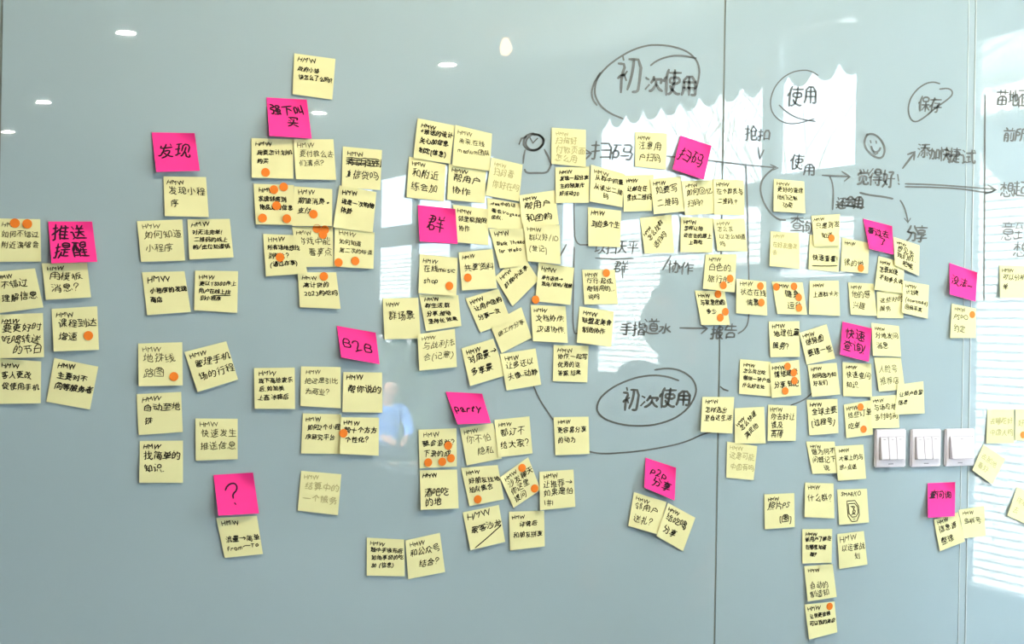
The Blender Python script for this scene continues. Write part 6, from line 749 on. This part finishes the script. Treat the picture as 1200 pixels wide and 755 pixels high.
((945.4,468.7,981.4,467.6,982.5,507.7,948.6,510.4),'y','b',['HMW','全球主要','[过程号]'],[],'yellow note with square brackets, left of a note with two orange dots'),
((1020,465,1052,463,1053.9,501.5,1022.1,502),'y','m',['HMW','与场应地','多付时间'],[],'yellow note just above the leftmost light switch'),
((988.9,474.4,1022,469,1023,509.4,992,513.6),'y','m',['HMW','给些订单','吃单'],[(1008.6,477.2),(1012.2,503.2)],'yellow note with one orange dot at top and one at bottom, beside the light switches'),
((1052,451,1082,447,1083.5,484.5,1048.5,486),'y','b',['','让邻户自留','信息'],[],'yellow note above the middle light switch'),
((944.6,517.7,977.9,517.7,983.5,554.5,952.3,555.6),'y','m',['HMW','做为何不','问题记下','   说'],[],'left yellow note of the pair below the square bracketed note'),
((978.8,523.1,1011.7,521.3,1015,561.2,982,563.6),'y','m',['HMW','大家上的与','放+点送'],[],'right yellow note of the pair left below the light switches'),
((943.5,565.8,976.8,566.8,977.9,607.7,942.9,606.3),'y','m',['HMW','什么群?'],[],'yellow note with a single line, left of the note with a drawn phone'),
((981.1,573.9,1015.9,573,1018.3,612.5,983.5,615.3),'y','m',['SMARKO','@'],[],'yellow note with a drawn phone outline'),
((895.7,579.6,930.8,578.1,931.3,617.7,896.3,620.5),'y','b',['HMW','照片PS','   [图]'],[],'yellow note standing alone left of the single-line note, lower right'),
((940.3,620.4,975.2,620,974.6,659.6,940.3,660.7),'y','b',['HMW','新用户了解在','在哪里知道','  题?'],[],'yellow note with three bold lines, third from the bottom of the lowest column'),
((981.2,626.2,1012.3,622.5,1016.6,661.8,983.7,667),'y','m',['HMW','以运营战','    划'],[],'yellow note with a large heading, directly below the note with a drawn phone'),
((942.4,663.9,975.7,661.1,980.5,699.9,946.6,705.2),'y','m',['HMW','','自动的','制造知'],[],'yellow note second from the bottom of the lowest column'),
((943,708.8,978,705.2,981.2,741.2,948.3,749.7),'y','b',['HMW','让你更信赖','可以我的商店'],[(972.3,710.9)],'lowest yellow note on the wall, with one orange dot at its top right'),
((1123.4,597.7,1153.4,593.2,1155.2,628.2,1130,631),'y','m',['HMW','多样号'],[],'right yellow note of the pair hanging below the lowest pink note'),
((1094.3,609.1,1122.9,600.4,1130.9,634.8,1101.5,646.2),'y','b',['HMW','信息源','整理'],[],'left yellow note of the pair hanging below the lowest pink note'),
((1087.2,566.5,1119.5,565.2,1118.9,605.2,1087.7,607),'p','b',['查问询',''],[],'pink note below the light switches'),
((1112.7,308.2,1145.3,319.5,1143.2,353.4,1113.1,344.9),'p','b',['没法~'],[],'pink note on the narrow glass edge, rightmost of the pink notes'),
((1115.6,356.1,1143.8,361.8,1143.4,396.2,1113.5,396.2),'y','m',['HMW','PSPO','约定'],[(1139.6,368.8)],'yellow note with one orange dot, right under the rightmost pink note'),
((1171.4,311,1204,312,1204,349,1172,349),'y','m',['HMW','可以分析','单'],[],'yellow note at the right picture edge below handwritten characters, upper of those there'),
((1157.4,480.7,1188.3,479.9,1188.5,519.6,1155.8,519.6),'y','g',['','去哪吃好','中国人吗'],[],'nearly blank square yellow note on the bright brick reflection, right of the switches'),
((1190,480,1222,479,1222,518,1189.5,516),'y','g',['','好吃'],[(1199,509.8)],'yellow note with one orange dot, cut by the right picture edge'),
((1152.5,521,1178.3,538.1,1163,568.1,1139.5,551),'y','g',['','去那地','看好'],[],'strongly clockwise-turned nearly blank yellow note right of the switches'),
((1192,571,1221,585,1210,618,1180.4,604.4),'y','g',['','你看过','去'],[],'clockwise-turned yellow note cut by the right picture edge, lowest there'),
((743,577,781.2,588.5,771.5,626.6,736.3,616.5),'y','m',['HMW','邻用户','送礼?'],[],'clockwise-tilted yellow note directly below the pink note lettered p2p'),
((782.8,589.5,814.9,607,800.4,646.2,769.3,628.3),'y','b',['HMW','给吃喝','分享'],[],'more strongly tilted yellow note of the pair below the p2p note'),
((756.5,536.5,792.3,548.3,790.6,586.8,755.2,571.6),'p','b',['p2p',' 分享'],[],'pink note lettered p2p with one more line'),
]

NG = 12
class Sheet:
    """A paper square: corner sight lines, plus how far each grid point stands off the wall."""
    def __init__(s, q, H): s.q = [(q[2*i], q[2*i+1]) for i in range(4)]; s.H = H
    def px(s, a, b):
        (x0,y0),(x1,y1),(x2,y2),(x3,y3) = s.q
        w0, w1, w2, w3 = (1-a)*(1-b), a*(1-b), a*b, (1-a)*b
        return (x0*w0 + x1*w1 + x2*w2 + x3*w3, y0*w0 + y1*w1 + y2*w2 + y3*w3)
    def inv(s, x, y):
        a = b = .5
        for _ in range(5):
            px, py = s.px(a, b); e = 1e-3
            p1, p2 = s.px(a+e, b), s.px(a, b+e)
            j = ((p1[0]-px)/e, (p2[0]-px)/e, (p1[1]-py)/e, (p2[1]-py)/e); det = j[0]*j[3] - j[1]*j[2] or 1e-9
            dx, dy = x - px, y - py
            a += (j[3]*dx - j[1]*dy)/det; b += (j[0]*dy - j[2]*dx)/det
        return a, b
    def h(s, a, b):
        a, b = min(max(a, 0), 1)*NG, min(max(b, 0), 1)*NG
        i, j = min(int(a), NG-1), min(int(b), NG-1); fa, fb = a-i, b-j; H = s.H
        return (H[j][i]*(1-fa) + H[j][i+1]*fa)*(1-fb) + (H[j+1][i]*(1-fa) + H[j+1][i+1]*fa)*fb
    def pt(s, a, b, eps=0.0):
        x, y = s.px(a, b); return at(x, y, s.h(a, b) + eps)

SHEETS = []
def h_below(x, y, upto, pad):
    best = 0.0
    for t in SHEETS[:upto]:
        xs = [p[0] for p in t.q]; ysq = [p[1] for p in t.q]
        if x < min(xs)-4 or x > max(xs)+4 or y < min(ysq)-4 or y > max(ysq)+4: continue
        a, b = t.inv(x, y)
        if -pad < a < 1+pad and -pad < b < 1+pad: best = max(best, t.h(a, b))
    return best

def layout(lines, colour, pen, label, rnd):
    """Strokes of a note in sheet coordinates (x right, y down, 0..1): heading, body, sketch."""
    head, body, sketch = [], [], []
    diag = any(l.startswith('/') for l in lines); lines = [l[1:] if l.startswith('/') else l for l in lines]
    def put(txt, x, y, s, out, squeeze=1.0):
        slope = rnd.uniform(-.05, .03)
        for ch in txt:
            y += slope * s
            if ch == ' ': x += s * .5; continue
            adv, st = glyph(ch, rnd)
            out += [[(x + p[0]*s*squeeze, y - p[1]*s) for p in q] for q in st]
            x += adv * s * squeeze * rnd.uniform(.94, 1.02)
        return x
    def width(t): return sum(.5 if c == ' ' else glyph(c, random.Random(1))[0] for c in t)
    if colour == 'p':
        ls = [l for l in lines]; n = len(ls); s = min(.50 if n == 1 else .40, .84 / max(width(l) for l in ls if l))
        if ls == ['?']: s = .72
        y = .5 + s*.38 - (n-1)*s*.55
        for l in ls:
            put(l, max(.06, .5 - width(l)*s/2 - .04), y, s, body); y += s*1.1
        return head, body, sketch
    if lines[0] in ('HMW', 'SMARKO', ''):
        hs = .17 if 'large' not in label else .25
        if lines[0]: put(lines[0], .07 + rnd.uniform(0, .05), .075 + hs*.75, hs * rnd.uniform(.9, 1.1), head, .95)
        rest = lines[1:]; top = .22 if hs < .2 else .33
    else: rest, top = lines, .04
    rest_t = [l for l in rest if l not in ('__', '@')]
    n = max(1, len(rest_t)); wmax = max([width(l.replace('__', '')) for l in rest_t if l and l != '####'] + [3.2])
    s = min(.25, .88 / wmax, (.95 - top) / n / 1.08)
    gap = min(s * 1.42, (.93 - top) / n)
    y = top + s*.95 + (max(0, .93 - top - gap*n) * .22)
    for l in rest:
        if l == '__': sketch.append([(.12, y - s*.62), (.5, y - s*.72), (.95, y - s*.95)] if 'slanting' not in label else [(.14, .97), (.5, .80), (.96, .55)]); continue
        if l == '@':
            sketch += [[(.30,.34),(.68,.33),(.70,.93),(.32,.94),(.30,.34)], [(.34,.42),(.64,.41),(.66,.80),(.36,.81),(.34,.42)], [(.42,.5),(.58,.5),(.50,.58),(.60,.66),(.42,.74)], [(.46,.52),(.54,.56),(.46,.68),(.56,.74)], [(.48,.87),(.54,.87)]]; continue
        if l == '####':
            for k in range(4):
                yy = y - s*.85 + k*s*.22
                sketch.append([(.10 + .84*i/11, yy + rnd.uniform(-.02, .02)) for i in range(12)])
            put('有以扫好店', .12, y, s*.9, body); y += gap; continue
        under = l.endswith('__'); l = l.replace('__', '')
        x = .08 + rnd.uniform(0, .05)
        xe = put(l, x, y, s, body)
        if under or 'underlined middle' in label and l.startswith('用户'): sketch.append([(x + (.35 if not under else 0), y + .05), (xe, y + .03)])
        y += gap
    if diag:
        c, s_ = cos(radians(-40)), sin(radians(-40))
        rot = lambda L: [[(.5 + .82*((p[0]-.5)*c - (p[1]-.5)*s_), .5 + .82*((p[0]-.5)*s_ + (p[1]-.5)*c)) for p in q] for q in L]
        head, body, sketch = rot(head), rot(body), rot(sketch)
    cl = lambda L: [[(min(.985, max(.015, p[0])), min(.985, max(.015, p[1]))) for p in q] for q in L]
    return cl(head), cl(body), cl(sketch)

PEN_W = dict(b=.027, m=.022, f=.019, g=.022)
def pen_mesh(name, strokes, sheet, w, material, parent, eps):
    vs, fs = [], []
    for s in strokes:
        v, f = ribbon(smooth_line(s), w, .07); n = len(vs)
        vs += v; fs += [tuple(i + n for i in q) for q in f]
    if not vs: return None
    vs = [sheet.pt(min(.995, max(.005, p[0])), min(.995, max(.005, p[1])), eps) for p in vs]
    return mesh_obj(name, vs, fs, material, parent)

for k, (q, colour, pen, lines, dots, label) in enumerate(NOTES):
    rnd = random.Random(700 + k)
    pink = colour == 'p'
    lift = rnd.uniform(.008, .013) if pink else rnd.uniform(.0015, .0065)
    side = rnd.uniform(-.9, -.2) if pink else rnd.uniform(-.8, .8)
    curl = rnd.uniform(.006, .010) if pink else 0.0
    bow = rnd.uniform(0, .002)
    sheet = Sheet(q, [[0]*(NG+1) for _ in range(NG+1)])
    H0 = [[0]*(NG+1) for _ in range(NG+1)]
    for j in range(NG+1):
        for i in range(NG+1):
            a, b = i/NG, j/NG
            own = .0013 + lift * b**1.8 * (1 + side*(a-.5)) + bow*sin(pi*b)
            if curl: own += curl * max(0.0, a + (1-b) - 1.55)**1.3 * 3
            x, y = sheet.px(a, b)
            H0[j][i] = max(own, h_below(x, y, len(SHEETS), .06) + .0016)
    H = [r[:] for r in H0]
    for _ in range(6):                                   # stiff paper spans small steps below it
        G = [r[:] for r in H]
        for j in range(NG+1):
            for i in range(NG+1):
                nb = [H[jj][ii] for jj, ii in ((j-1,i),(j+1,i),(j,i-1),(j,i+1)) if 0 <= jj <= NG and 0 <= ii <= NG]
                G[j][i] = max(H0[j][i], (H[j][i] + sum(nb)/len(nb)) / 2)
        H = G
    sheet.H = H; SHEETS.append(sheet)
    n1 = NG + 1
    front = [sheet.pt(i/NG, j/NG) for j in range(n1) for i in range(n1)]
    vs = front + [Vector((v.x, v.y + .00025, v.z)) for v in front]
    fs = []
    for j in range(NG):
        for i in range(NG):
            a = j*n1 + i; fs.append((a, a+n1, a+n1+1, a+1)); c = a + n1*n1; fs.append((c, c+1, c+n1+1, c+n1))
    rim = [i for i in range(n1)] + [j*n1 + NG for j in range(1, n1)] + [NG*n1 + i for i in range(NG-1, -1, -1)] + [j*n1 for j in range(NG-1, 0, -1)]
    base, nr = len(vs), len(rim)
    vs += [vs[i] for i in rim] + [vs[i + n1*n1] for i in rim]
    for i in range(nr): fs.append((base + i, base + (i+1) % nr, base + nr + (i+1) % nr, base + nr + i))
    note = mesh_obj('sticky_note', vs, fs, M['pink' if pink else 'yellow'])
    note.data.polygons.foreach_set('use_smooth', [i < 2*NG*NG for i in range(len(fs))])
    tag(note, label, 'sticky note', 'pink header notes' if pink else 'yellow sticky notes')
    head, body, sketch = layout(lines, colour, pen, label, rnd)
    ink = M['ink_pink'] if pink else M['ink_ghost'] if pen == 'g' else M['ink_fine'] if pen == 'f' else M['ink']
    w = PEN_W[pen] * (1.5 if pink else 1)
    pen_mesh('heading', head, sheet, w*.95, ink, note, .0004)
    pen_mesh('handwriting', body, sheet, w, ink, note, .0004)
    pen_mesh('underline' if lines[-1] == '__' or '__' in ''.join(lines) or 'underlined' in label else 'sketch', sketch, sheet, w*1.1, ink, note, .00045)

# ---------------------------------------------------------------- orange voting dots
DOT_HOST = {0:'the note cut by the left picture edge',5:'the second note below the leftmost pink header',14:'the left column note with big thin characters',22:'the note just below the highest pink header',
26:'the clump at the top of a note',27:'the note beside its second line, upper left cluster',28:'the five-dot bold note',29:'the note under the scribbled-out one\'s neighbour',31:'the note with a bracketed last line, in its middle',32:'the lowest note of the upper left cluster, at its top',
38:'the left edge of a note in the lower pair below B2B',55:'the music shop note',56:'the note right of the music shop note',61:'the lower left corner of a central cluster note',63:'the note over the bright window reflection, upper right corner',
68:'the four-dot note below the party note',72:'the lower left of a party group note',73:'the strongly tilted party group note',90:'the note beside the glass joint, right of the drawn slash',93:'the three-dot note by the glass joint',94:'the note crossed by a long drawn line',
95:'the note with dots along top and right side',99:'the note overlapping an underlined note',100:'the bottom of the note left below the bent pink one',110:'the note with an arc of dots',123:'the note beside the light switches',133:'the top right of the lowest note',138:'the note right under the rightmost pink note',141:'the nearly blank note cut by the right picture edge'}
DOT_ROLE = {0:('left','right'),26:('left','right','lower'),28:('upper left','upper right','middle','lower left','lower right'),29:('lower left','lower middle'),68:('uppermost','rightmost','lower middle','leftmost'),
73:('top','right corner'),90:('upper','lower'),93:('topmost','middle','lowest'),94:('upper','lower'),95:('left','top right','middle right','lowest right'),110:('topmost','second','third','lowest'),123:('upper','lower')}

for k, n in enumerate(NOTES):
    sh = SHEETS[k]; label = n[5]
    infos = []
    for d, (x, y) in enumerate(n[4]):
        c = at(x, y, .003); R = .0083; vs = []; eps = .0011 + .0003*d
        rings = [(0, 1)] + [(r, 16) for r in (.5, 1.0)]
        def dot_pt(px, py, extra):
            h = max([h_below(px, py, len(SHEETS), 0.0)]) ; return at(px, py, h + extra)
        # circle on the wall plane, projected back to sight-line pixels
        def to_px(w):
            dv = Vector(w) - Vector((0, -CAM_D, CAM_H)); z = dv.dot(FWD)
            return 600 + FPX*dv.dot(RIGHT)/z, 377.5 - FPX*dv.dot(UP)/z
        front = []
        for r, m_ in rings:
            for i in range(m_):
                t = 2*pi*i/m_; front.append(to_px((c.x + R*r*cos(t), c.y, c.z + R*r*sin(t))))
        a0, b0 = sh.inv(x, y)
        hs = [max(h_below(p[0], p[1], len(SHEETS), 0.0), sh.h(*sh.inv(*p))) for p in front]
        vs = [at(p[0], p[1], h + eps) for p, h in zip(front, hs)]
        vs += [Vector((v.x, v.y + .0006, v.z)) for v in vs[17:33]]
        fs = [(0, 1 + (i+1) % 16, 1 + i) for i in range(16)] + [(1+i, 1+(i+1) % 16, 17+(i+1) % 16, 17+i) for i in range(16)] + [(17+i, 17+(i+1) % 16, 33+(i+1) % 16, 33+i) for i in range(16)]
        dot = mesh_obj('dot_sticker', vs, fs, M['orange'])
        bm = bmesh.new(); bm.from_mesh(dot.data); bmesh.ops.recalc_face_normals(bm, faces=bm.faces[:])
        if sum((f.normal.y for f in bm.faces)) > 0: bmesh.ops.reverse_faces(bm, faces=bm.faces[:])
        bm.to_mesh(dot.data); bm.free()
        infos.append((dot, a0, b0))
    for d, (dot, a0, b0) in enumerate(infos):
        role = DOT_ROLE[k][d] + ' ' if k in DOT_ROLE else ''
        tag(dot, role + 'orange dot sticker on ' + DOT_HOST[k], 'sticker', 'orange dot stickers')
